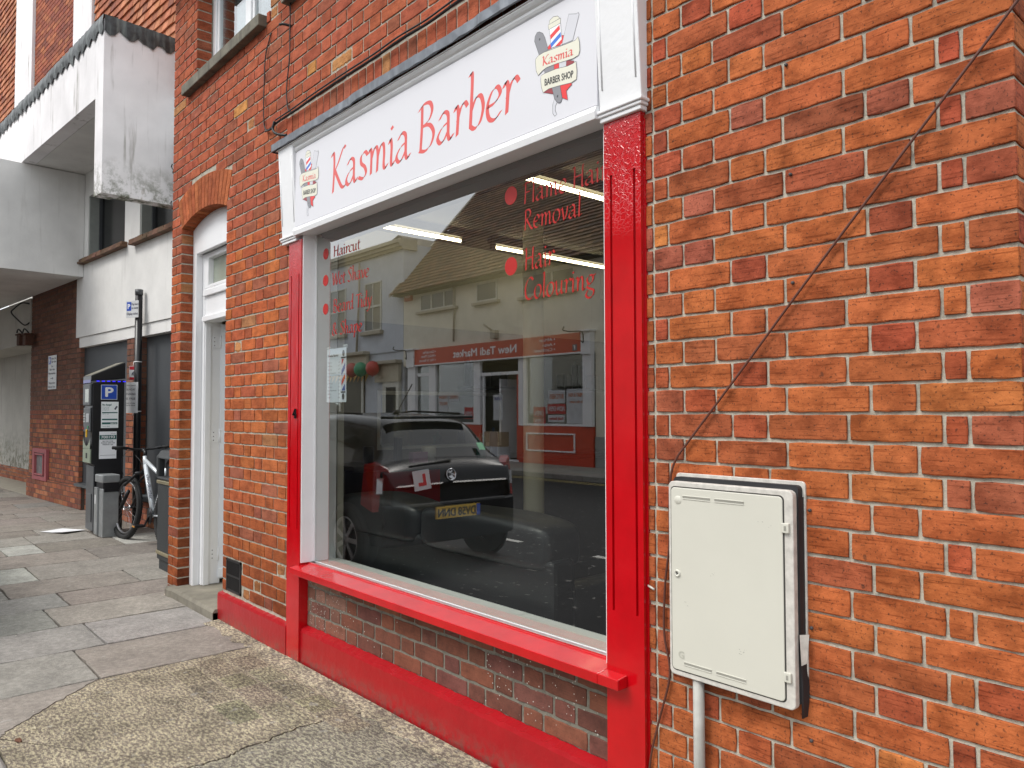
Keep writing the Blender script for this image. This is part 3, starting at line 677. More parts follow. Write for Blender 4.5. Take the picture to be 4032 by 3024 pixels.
# ---------------- doorway ----------------
DY = .088
mb = MB()
def archtop(x, off): return 2.775 + .075 * (1 - ((x + 4.175) / .455) ** 2) - off
outer = [(-4.629, -.0 + .07)] + [(-4.629 + .908 * i / 12, archtop(-4.629 + .908 * i / 12, 0) + .02) for i in range(13)] + [(-3.721, .07), (-3.80, .07)]
inner = [(-3.80, 2.60), (-4.555, 2.60), (-4.555, .07)]
mb.prism(outer + inner, DY, DY + .05, lambda a, b, d: Vector((a, d, b)))
df = mb.build('door_frame', m_white, bld, .004)
mb = MB()
mb.box(-4.62, -4.512, DY + .05, DY + .19, .075, 2.66); mb.box(-3.84, -3.73, DY + .05, DY + .19, .075, 2.66)      # jambs
mb.box(-4.54, -3.82, DY + .03, DY + .19, 2.60, 2.70)                       # head
mb.box(-4.512, -3.84, DY + .035, DY + .14, 2.27, 2.315)                   # transom rail
mb.box(-4.512, -3.84, DY + .050, DY + .14, 2.315, 2.33)
mb.box(-4.512, -3.84, DY + .055, DY + .12, 2.115, 2.27)                 # panel under the transom
mb.box(-4.512, -3.84, DY + .030, DY + .14, 2.075, 2.115)
mb.box(-4.512, -4.44, DY + .05, DY + .13, 2.33, 2.60); mb.box(-3.92, -3.84, DY + .05, DY + .13, 2.33, 2.60)
mb.box(-4.44, -3.92, DY + .05, DY + .13, 2.56, 2.60); mb.box(-4.44, -3.92, DY + .05, DY + .13, 2.33, 2.355)
mb.build('fanlight_frame', m_white, bld, .004)
box('fanlight', mat('greenish_fanlight', (.30, .33, .27), .15, var=.1), -4.44, -3.92, DY + .09, DY + .1, 2.35, 2.58, bld)
# open door leaf hinged on the left jamb
Hd = Matrix.Translation((-4.505, DY + .175, 0)) @ Matrix.Rotation(R(62), 4, 'Z')
mb = MB(); mb.box(0, .66, 0, .044, .11, 2.07, Hd); dr = mb.build('door', m_whitesatin, bld, .003)
mb = MB(); mb.box(.09, .57, -.009, -.0005, 1.2, 1.95, Hd); mb.box(.09, .57, -.009, -.0005, .30, 1.05, Hd); mb.box(.0, .66, -.018, -.0005, .12, .19, Hd); mb.build('door_panel', m_whitesatin, dr, .006)
for z in (1.93, 1.20, .30):
    mb = MB(); mb.box(-4.5115, -4.509, DY + .10, DY + .172, z - .05, z + .05); mb.tube([(-4.506, DY + .176, z - .05), (-4.506, DY + .176, z + .05)], .006, 8); h_ = mb.build('hinge', m_white, dr)
    mb = MB()
    for q in (-.03, .0, .03):
        mb = MB(); mb.lathe([(0, .0005), (.004, .0002), (.004, 0)], Matrix.Translation((-4.5089, DY + .13, z + q)) @ Matrix.Rotation(R(90), 4, 'Y'), 8); mb.build('screw', m_black, h_)
box('door_stop', m_white, -4.512, -4.50, DY + .06, DY + .10, .075, 2.075, bld)
# step
mb = MB(); n_ = 24; vs = []
for i in range(n_ + 1):
    x = -4.70 + .965 * i / n_; j = random.uniform(-.0015, .0015); d = -.055 - (.012 if x < -4.6 else 0)
    vs += [(x, d + j * .4, -.03), (x, d + random.uniform(-.0008, .0008), .050), (x, d + .014 + j * .4, .070 + j * .25), (x, .55, .078)]
mb.add(vs, [(i * 4 + j, (i + 1) * 4 + j, (i + 1) * 4 + j + 1, i * 4 + j + 1) for i in range(n_) for j in range(3)] + [(0, 1, 2, 3), (n_ * 4, n_ * 4 + 1, n_ * 4 + 2, n_ * 4 + 3)])
mb.add([(-3.735, .55, -.03), (-3.735, -.055, -.03), (-3.735, -.055, .05), (-3.735, .55, .07)], [(0, 1, 2, 3)])
mb.build('doorstep', mat('worn_step_stone', (.21, .19, .15), .9, var=.4, vs=7, bmp=.7, bs=40), bld, .004)
mb = MB(); mb.box(-4.63, -3.7, .6, .62, .0, 3.0); mb.box(-4.64, -3.70, .35, 1.6, -.02, .06); mb.build('hallway_wall', m_creamwall, bld)
box('hall_floor', m_stone, -4.62, -3.74, .3, .6, .06, .083, bld)
# wall ends / unseen sides so the block is solid
mb = MB(); mb.box(-4.79, -4.64, .1, 6, -.1, 4.86); mb.box(.7, .885, .51, 6, -.1, 4.86); mb.box(-4.79, .85, 6, 6.1, -.1, 4.86); mb.build('party_wall', mat('plain_brick_side', (.35, .11, .05), .9, var=.3, vs=20), bld)
# ================= INTERIOR OF THE BARBER SHOP =================
XL, XR, YB, CZ = -3.70, .68, 6.0, 2.80
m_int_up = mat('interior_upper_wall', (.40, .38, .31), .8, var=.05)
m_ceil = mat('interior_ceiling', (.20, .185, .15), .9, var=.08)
box('interior_wall', m_int_up, XL - .05, XL, .21, YB, 0, CZ, bld); box('interior_wall', m_int_up, XL, -2.55, .21, .25, 0, CZ, bld); box('interior_wall', m_int_up, -.30, XR, .21, .25, 0, CZ, bld)
box('interior_wall', m_int_up, XR, XR + .05, .21, YB, 0, CZ, bld)
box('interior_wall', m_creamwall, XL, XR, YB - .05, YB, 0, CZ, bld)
box('wall_under_window', m_dark, -2.55, -.30, .205, .24, 0, .49, bld)
box('ceiling', m_ceil, XL, XR, .22, YB, CZ, CZ + .05, bld)
box('interior_floor', mat('dark_floor', (.018, .018, .017), .5, var=.2), XL, XR, .22, YB, .01, .05, bld)
box('window_header', m_dark, -2.56, -.29, .10, .24, 2.38, 2.80, bld)
box('ceiling_beam', mat('ceiling_beam_paint', (.42, .38, .26), .8), XL, XR, 3.75, 3.97, 2.50, CZ - .001, bld)
mb = MB(); mb.lathe([(.078, .05), (.078, 2.795)], Matrix.Translation((-2.79, 1.98, 0)), 28); mb.build('column', mat('cream_column', (.80, .75, .57), .6, var=.04), bld)
box('dado', mat('dark_wall_panel', (.13, .12, .095), .6, var=.15, vs=3), XL + .0005, XL + .006, .26, YB - .06, .06, 2.08, bld)
m_tube = mat('lit_tube', (.9, .85, .7), .4, emit=(1.0, .87, .57), es=9.0)
m_hous = mat('light_housing', (.10, .09, .07), .6)
def strip(x, y0, y1, lab):
    t = thing('ceiling_light', lab, 'strip light', (x, y0, 2.76), group='fluorescent strip lights on the shop ceiling')
    mb = MB(); mb.tube([(x, y0, 2.72), (x, y1, 2.72)], .013, 12); mb.build('tube', m_tube, t)
    mb = MB(); mb.box(x - .03, x + .03, y0 - .06, y1 + .06, 2.745, 2.795); mb.box(x - .014, x + .014, y0 - .045, y0 - .005, 2.70, 2.745); mb.box(x - .014, x + .014, y1 + .005, y1 + .045, 2.70, 2.745); mb.build('housing', m_hous, t)
strip(-3.28, .42, 1.66, 'lit strip light left of the others, beside the reflected sky in the shop window')
strip(-3.28, 2.02, 3.35, 'lit strip light seen behind the cream column, above the words Hair Colouring')
strip(-1.76, .35, 1.70, 'lit strip light nearest the window, behind the words Flame Hair Removal')
strip(-1.76, 2.5, 3.9, 'lit strip light deepest inside the shop behind the red right pilaster')
m_leather = mat('black_leather', (.016, .018, .020), .38, var=.25, vs=5, bmp=.3, bs=10, spec=.5)
sofa = thing('sofa', 'black leather sofa with its back against the inside of the shop window', 'sofa', (-1.75, .55, 0))
def cushion(name, x0, x1, y0, y1, z0, z1, puff=.03, sub=2):
    mb = MB(); nx, ny, nz_ = max(2, int((x1 - x0) / .18)), 3, 3; idx = {}
    def P(i, j, k):
        if (i, j, k) in idx: return idx[(i, j, k)]
        a, b, c = i / nx, j / ny, k / nz_; e = puff * (math.sin(math.pi * a) ** .5 if 0 < a < 1 else 0)
        x = x0 + (x1 - x0) * a; y = y0 + (y1 - y0) * b; z = z0 + (z1 - z0) * c
        if k == nz_: z += e + random.uniform(-.008, .008)
        if j == 0: y -= e * .5
        if j == ny: y += e * .5
        idx[(i, j, k)] = len(mb.v); mb.v.append((x, y, z)); mb.c.append((1, 1, 1, 0)); return idx[(i, j, k)]
    F = []
    for i in range(nx):
        for j in range(ny): F += [(P(i, j, 0), P(i, j + 1, 0), P(i + 1, j + 1, 0), P(i + 1, j, 0)), (P(i, j, nz_), P(i + 1, j, nz_), P(i + 1, j + 1, nz_), P(i, j + 1, nz_))]
        for k in range(nz_): F += [(P(i, 0, k), P(i + 1, 0, k), P(i + 1, 0, k + 1), P(i, 0, k + 1)), (P(i, ny, k), P(i, ny, k + 1), P(i + 1, ny, k + 1), P(i + 1, ny, k))]
    for j in range(ny):
        for k in range(nz_): F += [(P(0, j, k), P(0, j, k + 1), P(0, j + 1, k + 1), P(0, j + 1, k)), (P(nx, j, k), P(nx, j + 1, k), P(nx, j + 1, k + 1), P(nx, j, k + 1))]
    mb.f = F; mb.sm = [True] * len(F); return mb.build(name, m_leather, sofa, subsurf=sub)
cushion('backrest', -2.70, -1.86, .275, .52, .70, .90, .03); cushion('backrest', -1.855, -.90, .275, .52, .70, .90, .025)
cushion('seat', -2.5, -1.75, .48, 1.10, .28, .47, .02); cushion('seat', -1.74, -1.0, .48, 1.10, .28, .47, .02)
cushion('arm', -2.70, -2.46, .42, 1.12, .12, .66, .03); cushion('arm', -1.06, -.86, .42, 1.12, .12, .62, .03)
box('frame', m_leather, -2.69, -.87, .30, 1.08, .09, .40, sofa, .02); box('back_panel', m_leather, -2.69, -.87, .295, .43, .06, .76, sofa, .02)
mb = MB()
for xx in (-2.6, -1.0):
    for yy in (.36, 1.02): mb = MB(); mb.tube([(xx, yy, .05), (xx, yy, .12)], .02, 10); mb.build('leg', m_black, sofa)
# worktop with barber tools
wt = thing('worktop', 'black worktop against the left inner wall with red fronted drawers', 'worktop', (-3.4, 1.4, 0))
box('top', m_black, XL + .007, -3.22, .70, 3.6, .97, 1.01, wt, .01)
for y in (.95,): box('drawer_front', mat('red_drawer', (.42, .02, .02), .3), -3.262, -3.25, y, y + .5, .60, .955, wt, .004)
box('carcass', mat('dark_carcass', (.05, .045, .04), .5), XL + .008, -3.265, .9, 3.5, .06, .968, wt)
m_cup = mat('white_plastic_tub', (.6, .6, .58), .4)
def jar(name, x, y, z, r, h, m_, lab, cat, cap=None):
    mb = MB(); mb.lathe([(0, 0), (r, 0), (r, h * .8), (r * .9, h * .86), (r * .35, h * .88), (r * .35, h), (0, h)] if cap else [(0, 0), (r, 0), (r, h), (0, h)], Matrix.Translation((x, y, z)), 16)
    return tag(mb.build(name, m_), lab, cat)
jar('tub', -3.40, 1.45, 1.012, .055, .11, m_cup, 'white lidded tub standing on the black worktop', 'tub')
jar('canister', -3.45, .95, 1.012, .04, .12, m_black, 'small black canister at the street end of the worktop', 'canister')
jar('bottle', -3.38, 1.95, 1.012, .04, .20, mat('green_bottle', (.02, .14, .10), .3), 'dark green bottle on the worktop', 'bottle', 1)
jar('bottle', -3.46, 2.15, 1.012, .035, .24, mat('blue_bottle', (.01, .04, .12), .3), 'dark blue bottle on the worktop behind the green one', 'bottle', 1)
cl = box('hair_clipper', m_black, -3.36, -3.30, 1.10, 1.15, 1.012, 1.20, None, .012); tag(cl, 'black hair clipper standing upright on the worktop', 'clipper')
bx = box('card_box', mat('pink_card_box', (.45, .25, .42), .5), -3.30, -3.24, 1.20, 1.33, 1.012, 1.09, None, .002); tag(bx, 'small pink and purple box at the front edge of the worktop', 'box')
mr = thing('mirror', 'wide rectangular mirror on the left inner wall above the worktop', 'mirror', (XL, 1.9, 1.1)); 
box('mirror_glass', mat('mirror_surface', (.35, .37, .37), .08, .9, var=.02), XL + .012, XL + .02, 1.2, 2.4, 1.12, 1.52, mr); box('frame', m_cup, XL + .007, XL + .011, 1.17, 2.43, 1.09, 1.55, mr)
def shelf(y0, y1, z, lab, tall):
    t = thing('shelf', lab, 'shelf', (XL, y0, z)); box('board', m_black, XL + .007, XL + .18, y0, y1, z - .025, z, t)
    k = 0; y = y0 + .05
    while y < y1 - .04:
        tb = k in tall; h = .26 if tb else .13
        jar('bottle' if tb else 'jar', XL + .09, y, z + .001, .034 if tb else .045, h, m_black, ('black pump bottle' if tb else 'squat black jar') + f' {["first","second","third","fourth","fifth","sixth"][k]} along the {"near" if y0 < 2.5 else "far"} wall shelf', 'bottle' if tb else 'jar', 1 if tb else None)
        y += .095; k += 1
shelf(1.95, 2.45, 1.60, 'black shelf of dark jars on the left inner wall nearer the window', (0,)); shelf(3.05, 3.65, 1.60, 'black shelf of dark jars on the left inner wall behind the column', (2, 3))
# barber chair
ch = thing('barber_chair', 'black barber chair on a chrome column near the right of the shop', 'barber chair', (-1.0, 1.55, 0))
m_chrome = mat('chrome', (.6, .6, .62), .12, 1.0, var=.02)
mb = MB(); mb.lathe([(0, .05), (.28, .05), (.28, .065), (.06, .09), (.045, .10), (.045, .30), (.03, .30), (.03, .48), (0, .48)], Matrix.Translation((-1.0, 1.55, 0)), 24); mb.build('pedestal', m_chrome, ch)
mb = MB(); mb.box(-1.27, -.73, 1.30, 1.80, .48, .60); mb.build('seat', m_leather, ch, .04, 3)
mb = MB(); mb.box(-1.25, -.75, 1.78, 1.90, .60, 1.12, Matrix.Translation((0, 1.8, .6)) @ Matrix.Rotation(R(-10), 4, 'X') @ Matrix.Translation((0, -1.8, -.6))); mb.build('backrest', m_leather, ch, .04, 3)
for sx in (-1.28, -.72): mb = MB(); mb.tube(cr([(sx, 1.82, .62), (sx, 1.78, .80), (sx, 1.55, .82), (sx, 1.34, .78), (sx, 1.34, .60)], 5), .014, 8); mb.build('armrest', m_chrome, ch)
mb = MB(); mb.tube(cr([(-1.15, 1.32, .5), (-1.15, 1.12, .25), (-1.15, 1.0, .18)], 4), .012, 8); mb.tube(cr([(-.85, 1.32, .5), (-.85, 1.12, .25), (-.85, 1.0, .18)], 4), .012, 8); mb.tube([(-1.2, 1.0, .18), (-.8, 1.0, .18)], .016, 8); mb.build('footrest', m_chrome, ch)
# price poster inside the glass
po = thing('price_poster', 'narrow white barber price poster with a striped pole, hung inside the shop window', 'poster', (-2.34, .085, 1.44))
PYY = .0865
mb = MB(); mb.add([(-2.45, PYY, 1.44), (-2.231, PYY, 1.44), (-2.234, PYY, 1.735), (-2.448, PYY, 1.735)], [(0, 1, 2, 3)]); mb.build('sheet', mat('poster_paper', (.74, .80, .88), .5, var=.01), po)
m_ink = mat('grey_ink', (.10, .10, .13), .6)
t = MB(); text(t, 'Kasmia Barber', (-2.436, PYY - .001, 1.690), (1, 0, 0), (0, 0, 1), .013, .118, nrm=(0, -1, 0), bold=.0007)
rows = [('Gents Cut', '\u00a310'), ('Skin Fade', '\u00a313'), ('Zero Fade', '\u00a311'), ('Gents Cut and Wash', '\u00a315'), ('Student', '\u00a39'), ('OAP', '\u00a38'), ('Hair Colour', '\u00a315'), ('Wet Shave', '\u00a38'), ('Beard Tidy and Shape', '\u00a35'), ('All Over', '\u00a38'), ('Under 15', '\u00a38')]
for i, (a, b) in enumerate(rows):
    z = 1.655 - i * .0192; text(t, a, (-2.437, PYY - .001, z), (1, 0, 0), (0, 0, 1), .0068, min(.0052 * len(a), .098), nrm=(0, -1, 0)); text(t, b, (-2.318, PYY - .001, z), (1, 0, 0), (0, 0, 1), .0068, .018, nrm=(0, -1, 0))
t.build('lettering', m_ink, po)
mb = MB(); mi = []
def pq(pts, c): mb.add([(a, PYY - .001, b) for a, b in pts], [tuple(range(len(pts)))]); mi.append(c)
px0, px1 = -2.283, -2.245
pq([(px0, 1.672), (px1 - .012, 1.672), (px0, 1.640)], 0); pq([(px1, 1.655), (px1, 1.620), (px0, 1.585), (px0, 1.612)], 1); pq([(px1, 1.596), (px1, 1.566), (px0, 1.528), (px0, 1.555)], 0); pq([(px1, 1.540), (px1, 1.502), (px0, 1.502)], 1)
pq([(px0 - .008, 1.684), (px1 + .005, 1.684), (px1 + .005, 1.676), (px0 - .008, 1.676)], 2); pq([(px0 - .008, 1.498), (px1 + .005, 1.498), (px1 + .005, 1.490), (px0 - .008, 1.490)], 2)
for zc in (1.704, 1.470): pq([((px0 + px1) / 2 + .013 * math.cos(i * .524), zc + .018 * math.sin(i * .524)) for i in range(12)], 2)
o = mb.build('pole_graphic', [mat('print_red', (.62, .03, .04), .5), mat('print_blue', (.05, .10, .42), .5), mat('print_black', (.03, .03, .035), .5)], po); o.data.polygons.foreach_set('material_index', mi)
for x, z in ((-2.437, 1.738), (-2.255, 1.742), (-2.335, 1.430)):
    mb = MB(); mb.lathe([(0, .006), (.006, .005), (.012, -.014)], Matrix.Translation((x, PYY, z)) @ Matrix.Rotation(R(90), 4, 'X'), 14); mb.build('suction_hook', mat('clear_plastic', (.55, .58, .58), .1), po)

# ================= ON THE WALL =================
m_cable = mat('black_cable', (.015, .014, .014), .6)
def cable(name, pts, r, m_, lab, cat='cable', k=6): mb = MB(); mb.tube(cr(pts, k), r, 8); return tag(mb.build(name, m_), lab, cat)
random.seed(11)
run = [(-3.076, -.012, 3.118), (-2.98, -.02, 3.102), (-2.881, -.022, 3.116)] + [(-2.65 + i * .22, -.020 - (i % 2) * .004, 3.118 + random.uniform(-.006, .006)) for i in range(12)]
cable('cable', run, .0062, m_cable, 'thick black cable run along the brick over the shop sign')
cable('cable', [(p[0], p[1] - .012, p[2] + .010) for p in run[2:]], .0042, m_cable, 'thinner black cable strapped on top of the thick cable over the shop sign')
cable('cable', [(-3.02, -.004, 3.72), (-3.08, -.012, 3.60), (-3.093, -.014, 3.45), (-3.10, -.014, 3.28), (-3.088, -.014, 3.16), (-3.05, -.014, 3.115)], .0036, m_cable, 'thin black cable hanging in a curve below the end of the upstairs stone sill')
cable('cable', [(-2.74, -.012, 3.85), (-2.742, -.012, 3.6), (-2.744, -.012, 3.47), (-2.775, -.012, 3.33), (-2.777, -.013, 3.25), (-2.755, -.014, 3.16), (-2.70, -.018, 3.125)], .0038, m_cable, 'thin black cable dropping from the second upstairs sill to the cable run')
br_ = cable('bracket', [(-2.90, -.03, 3.125), (-2.915, -.035, 3.08), (-2.87, -.03, 3.04), (-2.80, .0, 3.02)], .008, m_cable, 'black bent iron hook under the left end of the cable run', 'bracket')
cable('bracket', [(-2.80, -.05, 3.668), (-2.775, -.04, 3.665), (-2.755, -.0, 3.66)], .008, m_cable, 'short black iron pin beside the cable under the second upstairs sill', 'bracket')
for z, lab in ((3.28, 'black curled iron hook at the left brick corner, upper of the two'), (2.98, 'black curled iron hook at the left brick corner, just above the door arch spring')):
    cable('hook', [(-4.85, .02, z), (-4.90, .02, z + .01), (-4.925, .02, z + .03), (-4.90, .02, z + .045), (-4.93, .02, z + .06), (-4.96, .02, z + .085), (-4.94, .02, z + .1)], .005, m_cable, lab, 'hook', 4)
m_bcab = mat('brown_cable', (.11, .035, .022), .6)
cable('cable', [(1.02, -.012, 2.42), (.908, -.012, 2.298), (.45, -.012, 1.785), (.22, -.012, 1.52), (.02, -.012, 1.293), (-.02, -.012, 1.245), (-.043, -.011, 1.192), (-.05, -.010, 1.10), (-.052, -.010, .98), (-.07, -.010, .85), (-.075, -.010, .70), (-.055, -.010, .58), (-.10, -.010, .42), (-.135, -.010, .28), (-.142, -.010, .1), (-.142, -.01, -.05)], .0036, m_bcab, 'thin brown cable running diagonally over the brick wall and down behind the meter box')
# meter box
mx_ = thing('meter_box', 'off white plastic meter cabinet fixed to the orange brick wall', 'meter box', (.17, 0, .6))
m_mb = mat('meter_box_plastic', (.60, .585, .51), .42, var=.05, vs=3, bmp=.05); m_mw = mat('dirty_white_plastic', (.60, .57, .52), .55, var=.25, vs=40, bmp=.3, bs=60); m_mk = mat('black_membrane', (.02, .02, .023), .55, var=.3)
bx0, bx1, bz0, bz1 = -.024, .378, .602, 1.178
def rrect(x0, x1, z0, z1, r_, k=5):
    out = []
    for cx_, cz_, a0 in ((x1 - r_, z1 - r_, 0), (x0 + r_, z1 - r_, 90), (x0 + r_, z0 + r_, 180), (x1 - r_, z0 + r_, 270)):
        out += [(cx_ + r_ * math.cos(R(a0 + 90 * i / k)), cz_ + r_ * math.sin(R(a0 + 90 * i / k))) for i in range(k + 1)]
    return out
mb = MB(); mb.prism(rrect(bx0 + .004, bx1 + .004, bz0 + .01, bz1 + .012, .012), -.028, .0, lambda a, b, d: Vector((a, d, b))); mb.build('body', m_mk, mx_)
mb = MB(); mb.prism(rrect(bx0 - .004, bx1 + .012, bz0 + .05, bz1 + .022, .012), -.006, .0035, lambda a, b, d: Vector((a, d, b))); mb.build('back_flange', m_mw, mx_, .002)
mb = MB(); mb.prism(rrect(bx0, bx1, bz0, bz1, .016), -.050, -.028, lambda a, b, d: Vector((a, d, b))); mb.build('frame', m_mw, mx_, .003)
mb = MB(); mb.prism(rrect(bx0 + .012, bx1 - .028, bz0 + .018, bz1 - .018, .012), -.0545, -.0502, lambda a, b, d: Vector((a, d, b))); dr_ = mb.build('door', m_mb, mx_, .003)
mb = MB(); mb.prism(rrect(bx0 + .0085, bx1 - .0245, bz0 + .0145, bz1 - .0145, .014), -.0504, -.0500, lambda a, b, d: Vector((a, d, b))); mb.build('shadow_gap', mat('dark_gap', (.06, .055, .05), .9), mx_)
m_lv = mat('louvre_shadow', (.30, .29, .25), .8)
for (lz) in (bz1 - .045, bz0 + .042):
    for a, b in ((.035, .13), (.145, .24)):
        mb = MB(); mb.box(bx0 + .02 + a, bx0 + .02 + b, -.0562, -.0547, lz - .006, lz - .003); mb.box(bx0 + .02 + a, bx0 + .02 + b, -.0562, -.0547, lz + .003, lz + .006); mb.build('louvre', m_mb, dr_, .0008)
        mb = MB(); mb.box(bx0 + .02 + a, bx0 + .02 + b, -.0551, -.05465, lz - .003, lz + .003); mb.build('louvre_slot', m_lv, dr_)
for hz in (bz1 - .10, bz0 + .085):
    mb = MB(); mb.box(bx1 - .030, bx1 - .009, -.058, -.050, hz - .013, hz + .013); h_ = mb.build('hinge', m_mb, mx_, .002); box('pin', m_lv, bx1 - .022, bx1 - .016, -.0588, -.0582, hz - .006, hz + .006, h_)
mb = MB(); mb.lathe([(.0, .0025), (.006, .0025), (.0062, .004), (.010, .004), (.011, 0)], Matrix.Translation((bx0 + .034, -.0546, .905)) @ Matrix.Rotation(R(90), 4, 'X'), 20); lk = mb.build('lock', m_mb, mx_)
mb = MB(); mb.lathe([(0, .0), (.0055, 0)], Matrix.Translation((bx0 + .034, -.0574, .905)) @ Matrix.Rotation(R(90), 4, 'X'), 3, False); mb.build('keyhole', m_mk, lk)
mb = MB(); mb.lathe([(0, .0006), (.0125, .0006), (.013, 0)], Matrix.Translation((bx0 + .038, -.0546, bz1 - .055)) @ Matrix.Rotation(R(90), 4, 'X'), 24); mb.build('moulded_disc', m_mb, dr_)
t = MB(); text(t, 'G', (bx0 + .036, -.0552, bz0 + .055), (1, 0, 0), (0, 0, 1), .021, nrm=(0, -1, 0), bold=.001); t.build('moulded_letter', mat('embossed_plastic', (.48, .47, .40), .5), dr_)
mb = MB(); random.seed(44)
for sx_, sz_, n_s in ((.235, .10, 9), (.13, .30, 4), (.30, .46, 4), (.05, .2, 3)):
    for _ in range(n_s):
        a_, b_, L_ = bx0 + .02 + sx_ + random.uniform(-.02, .02), bz0 + .02 + sz_ + random.uniform(-.008, .008), random.uniform(.001, .005)
        mb.add([(a_, -.05465, b_), (a_ + L_, -.05465, b_ + random.uniform(-.001, .001)), (a_ + L_, -.05465, b_ + .0009), (a_ + L_ * .3, -.05465, b_ + .0012)], [(0, 1, 2, 3)])
sc_ = mb.build('scuffs', m_lv, dr_); sc_['kind'] = 'stuff'
mb = MB() # torn membrane hanging off the right edge
vs = []; nn_ = 14
for i in range(nn_ + 1):
    z = 1.16 - .58 * i / nn_; bulge = .001 + .006 * abs(math.sin(i * .9)) * (i > 9)
    vs += [(bx1 + .0045, -.028, z), (bx1 + .006 + bulge * .3, -.018 - bulge, z + random.uniform(-.004, .004)), (bx1 + .007 + bulge, -.002, z)]
mb.add(vs, [(i * 3 + j, (i + 1) * 3 + j, (i + 1) * 3 + j + 1, i * 3 + j + 1) for i in range(nn_) for j in range(2)]); mb.build('membrane', m_mk, mx_)
mb = MB(); mb.add([(bx1 + .006, -.036, .80), (bx1 + .010, -.036, .72), (bx1 + .018, -.02, .725), (bx1 + .022, -.015, .80)], [(0, 1, 2, 3)]); mb.build('torn_tape', m_mw, mx_)
mb = MB(); mb.tube([(.062, -.028, .61), (.062, -.028, .3), (.060, -.026, -.05)], .0165, 20); tag(mb.build('pipe', mat('grey_conduit', (.40, .39, .36), .6, var=.2, vs=20, streak=((.2, .18, .15), .5))), 'pale grey pipe running from the meter box down to the ground', 'pipe')
mb = MB(); mb.tube([(-.14, -.004, .835), (-.105, -.02, .832)], .0035, 8); tag(mb.build('pipe_stub', m_mw), 'tiny white plastic stub poking out beside the right red pilaster', 'stub')
m_nail = mat('rusty_nail', (.06, .05, .05), .6)
for i, (x, z) in enumerate([(.352, 2.345), (.36, 2.037), (.362, 1.738), (.40, 1.125), (.40, .815), (.395, .52)]):
    mb = MB(); mb.lathe([(0, .006), (.004, .006), (.005, 0)], Matrix.Translation((x, -.001, z)) @ Matrix.Rotation(R(90), 4, 'X'), 8)
    tag(mb.build('wall_nail', m_nail), 'small dark nail head in the orange wall, ' + ['topmost', 'second from the top', 'third from the top', 'just above right of the meter box', 'beside the middle of the meter box', 'lowest'][i], 'nail', 'nails in the orange wall')
# ================= GROUND =================
def ground_mat(name, ca, cb, rough=.9, sc=55, contrast=(.42, .60), bmp=.5, bs=90, worm=0.0):
    m, n, b, o = new_mat(name); v = coords(n)
    a = N(n, 'ShaderNodeAttribute', attribute_name='Col')
    n1 = noise(n, v, sc, 4, .7); n2 = noise(n, v, 5, 5, .6); n3 = noise(n, v, 240, 2, .6)
    c = ramp(n, n1, [(contrast[0], (*ca, 1)), (contrast[1], (*cb, 1))])
    if worm:
        v2 = coords(n, (1.0, 2.2, 1)); wv = noise(n, v2, 36, 4, .68); c = mulmix(n, c, ramp(n, wv, [(.42, (.60, .55, .52, 1)), (.50, (.95, .90, .84, 1)), (.56, (1.55, 1.52, 1.25, 1))]), worm)
    c = mulmix(n, c, a.outputs['Color']); c = mulmix(n, c, ramp(n, n2, [(.3, g(.78)), (.7, g(1.14))])); c = mulmix(n, c, ramp(n, n3, [(.3, g(.72)), (.7, g(1.2))]))
    if worm: c = mulmix(n, c, ramp(n, noise(n, v, 5, 7, .72), [(.36, g(.80)), (.56, g(1.05))]))
    sp = ramp(n, noise(n, v, 16, 1, .4), [(.70, g(0)), (.735, g(1))]); c = mulmix(n, c, (.38, .37, .34, 1), mulmix(n, sp, g(.4)), 'MIX')
    n.links.new(c, b.inputs['Base Color']); b.inputs['Roughness'].default_value = rough; b.inputs['Specular IOR Level'].default_value = .3
    p = bump(n, None, n1, bmp, .010 if worm else .004); bump(n, b, n3, bmp * .6, .002, p); MATS[name] = m; return m
m_slab = ground_mat('paving_slab', (.85, .85, .85), (1.1, 1.1, 1.1), bmp=.25, sc=30)
m_rough = ground_mat('worn_aggregate', (.72, .71, .70), (1.2, 1.17, 1.1), bmp=1.0, sc=110, worm=1.0)
random.seed(21)
pv = MB()
BR = (.272, .240, .208); GY_ = (.265, .257, .232); PALE = (.39, .39, .355); BG = (.29, .265, .235); DK = (.22, .195, .17)
KERB = -1.415
rows = [(-3.66, -3.035, [-.89], [GY_, BR], -.0), (-4.26, -3.66, [-.71], [GY_, (.30, .288, .262)], 0), (-4.84, -4.26, [-.84], [GY_, BG], 0),
        (-5.33, -4.84, [-.665], [(.30, .295, .275), BR], 1.3), (-5.93, -5.33, [-.965, -.05], [GY_, BR, BG], 1.3), (-6.63, -5.93, [-.67], [PALE, BG], 1.3),
        (-7.32, -6.63, [-.05], [BR, DK], 1.3), (-7.96, -7.32, [-.70, -.38, .35], [BR, PALE, DK, PALE], 1.3), (-8.58, -7.96, [-.38, .25], [BG, BG, BR], 1.3)]
x = -8.58
while x > -40:
    x2 = x - random.choice([.52, .58, .64]); js = []; y = KERB + random.uniform(.2, .9)
    while y < 1.0: js.append(y); y += random.uniform(.5, 1.0)
    rows.append((x2, x, js, [random.choice([BR, BG, GY_, BR, DK]) for _ in range(len(js) + 1)], 1.6)); x = x2
for x0, x1, js, cs, yb in rows:
    ys = [KERB] + js + [yb if yb > 0 else .06]
    for i in range(len(ys) - 1):
        tile(pv, x0 + .0085, x1 - .0085, ys[i] + .006, ys[i + 1] - .006, GR, jcol(cs[min(i, len(cs) - 1)], .05), jit=.003, seg=.06, inset=.004, lip=.003, depth=.03, tilt=.002, top=random.uniform(-.001, .001))
structure(pv.build('paving', m_slab)); bpy.data.objects['paving']['label'] = 'rows of worn stone paving slabs'
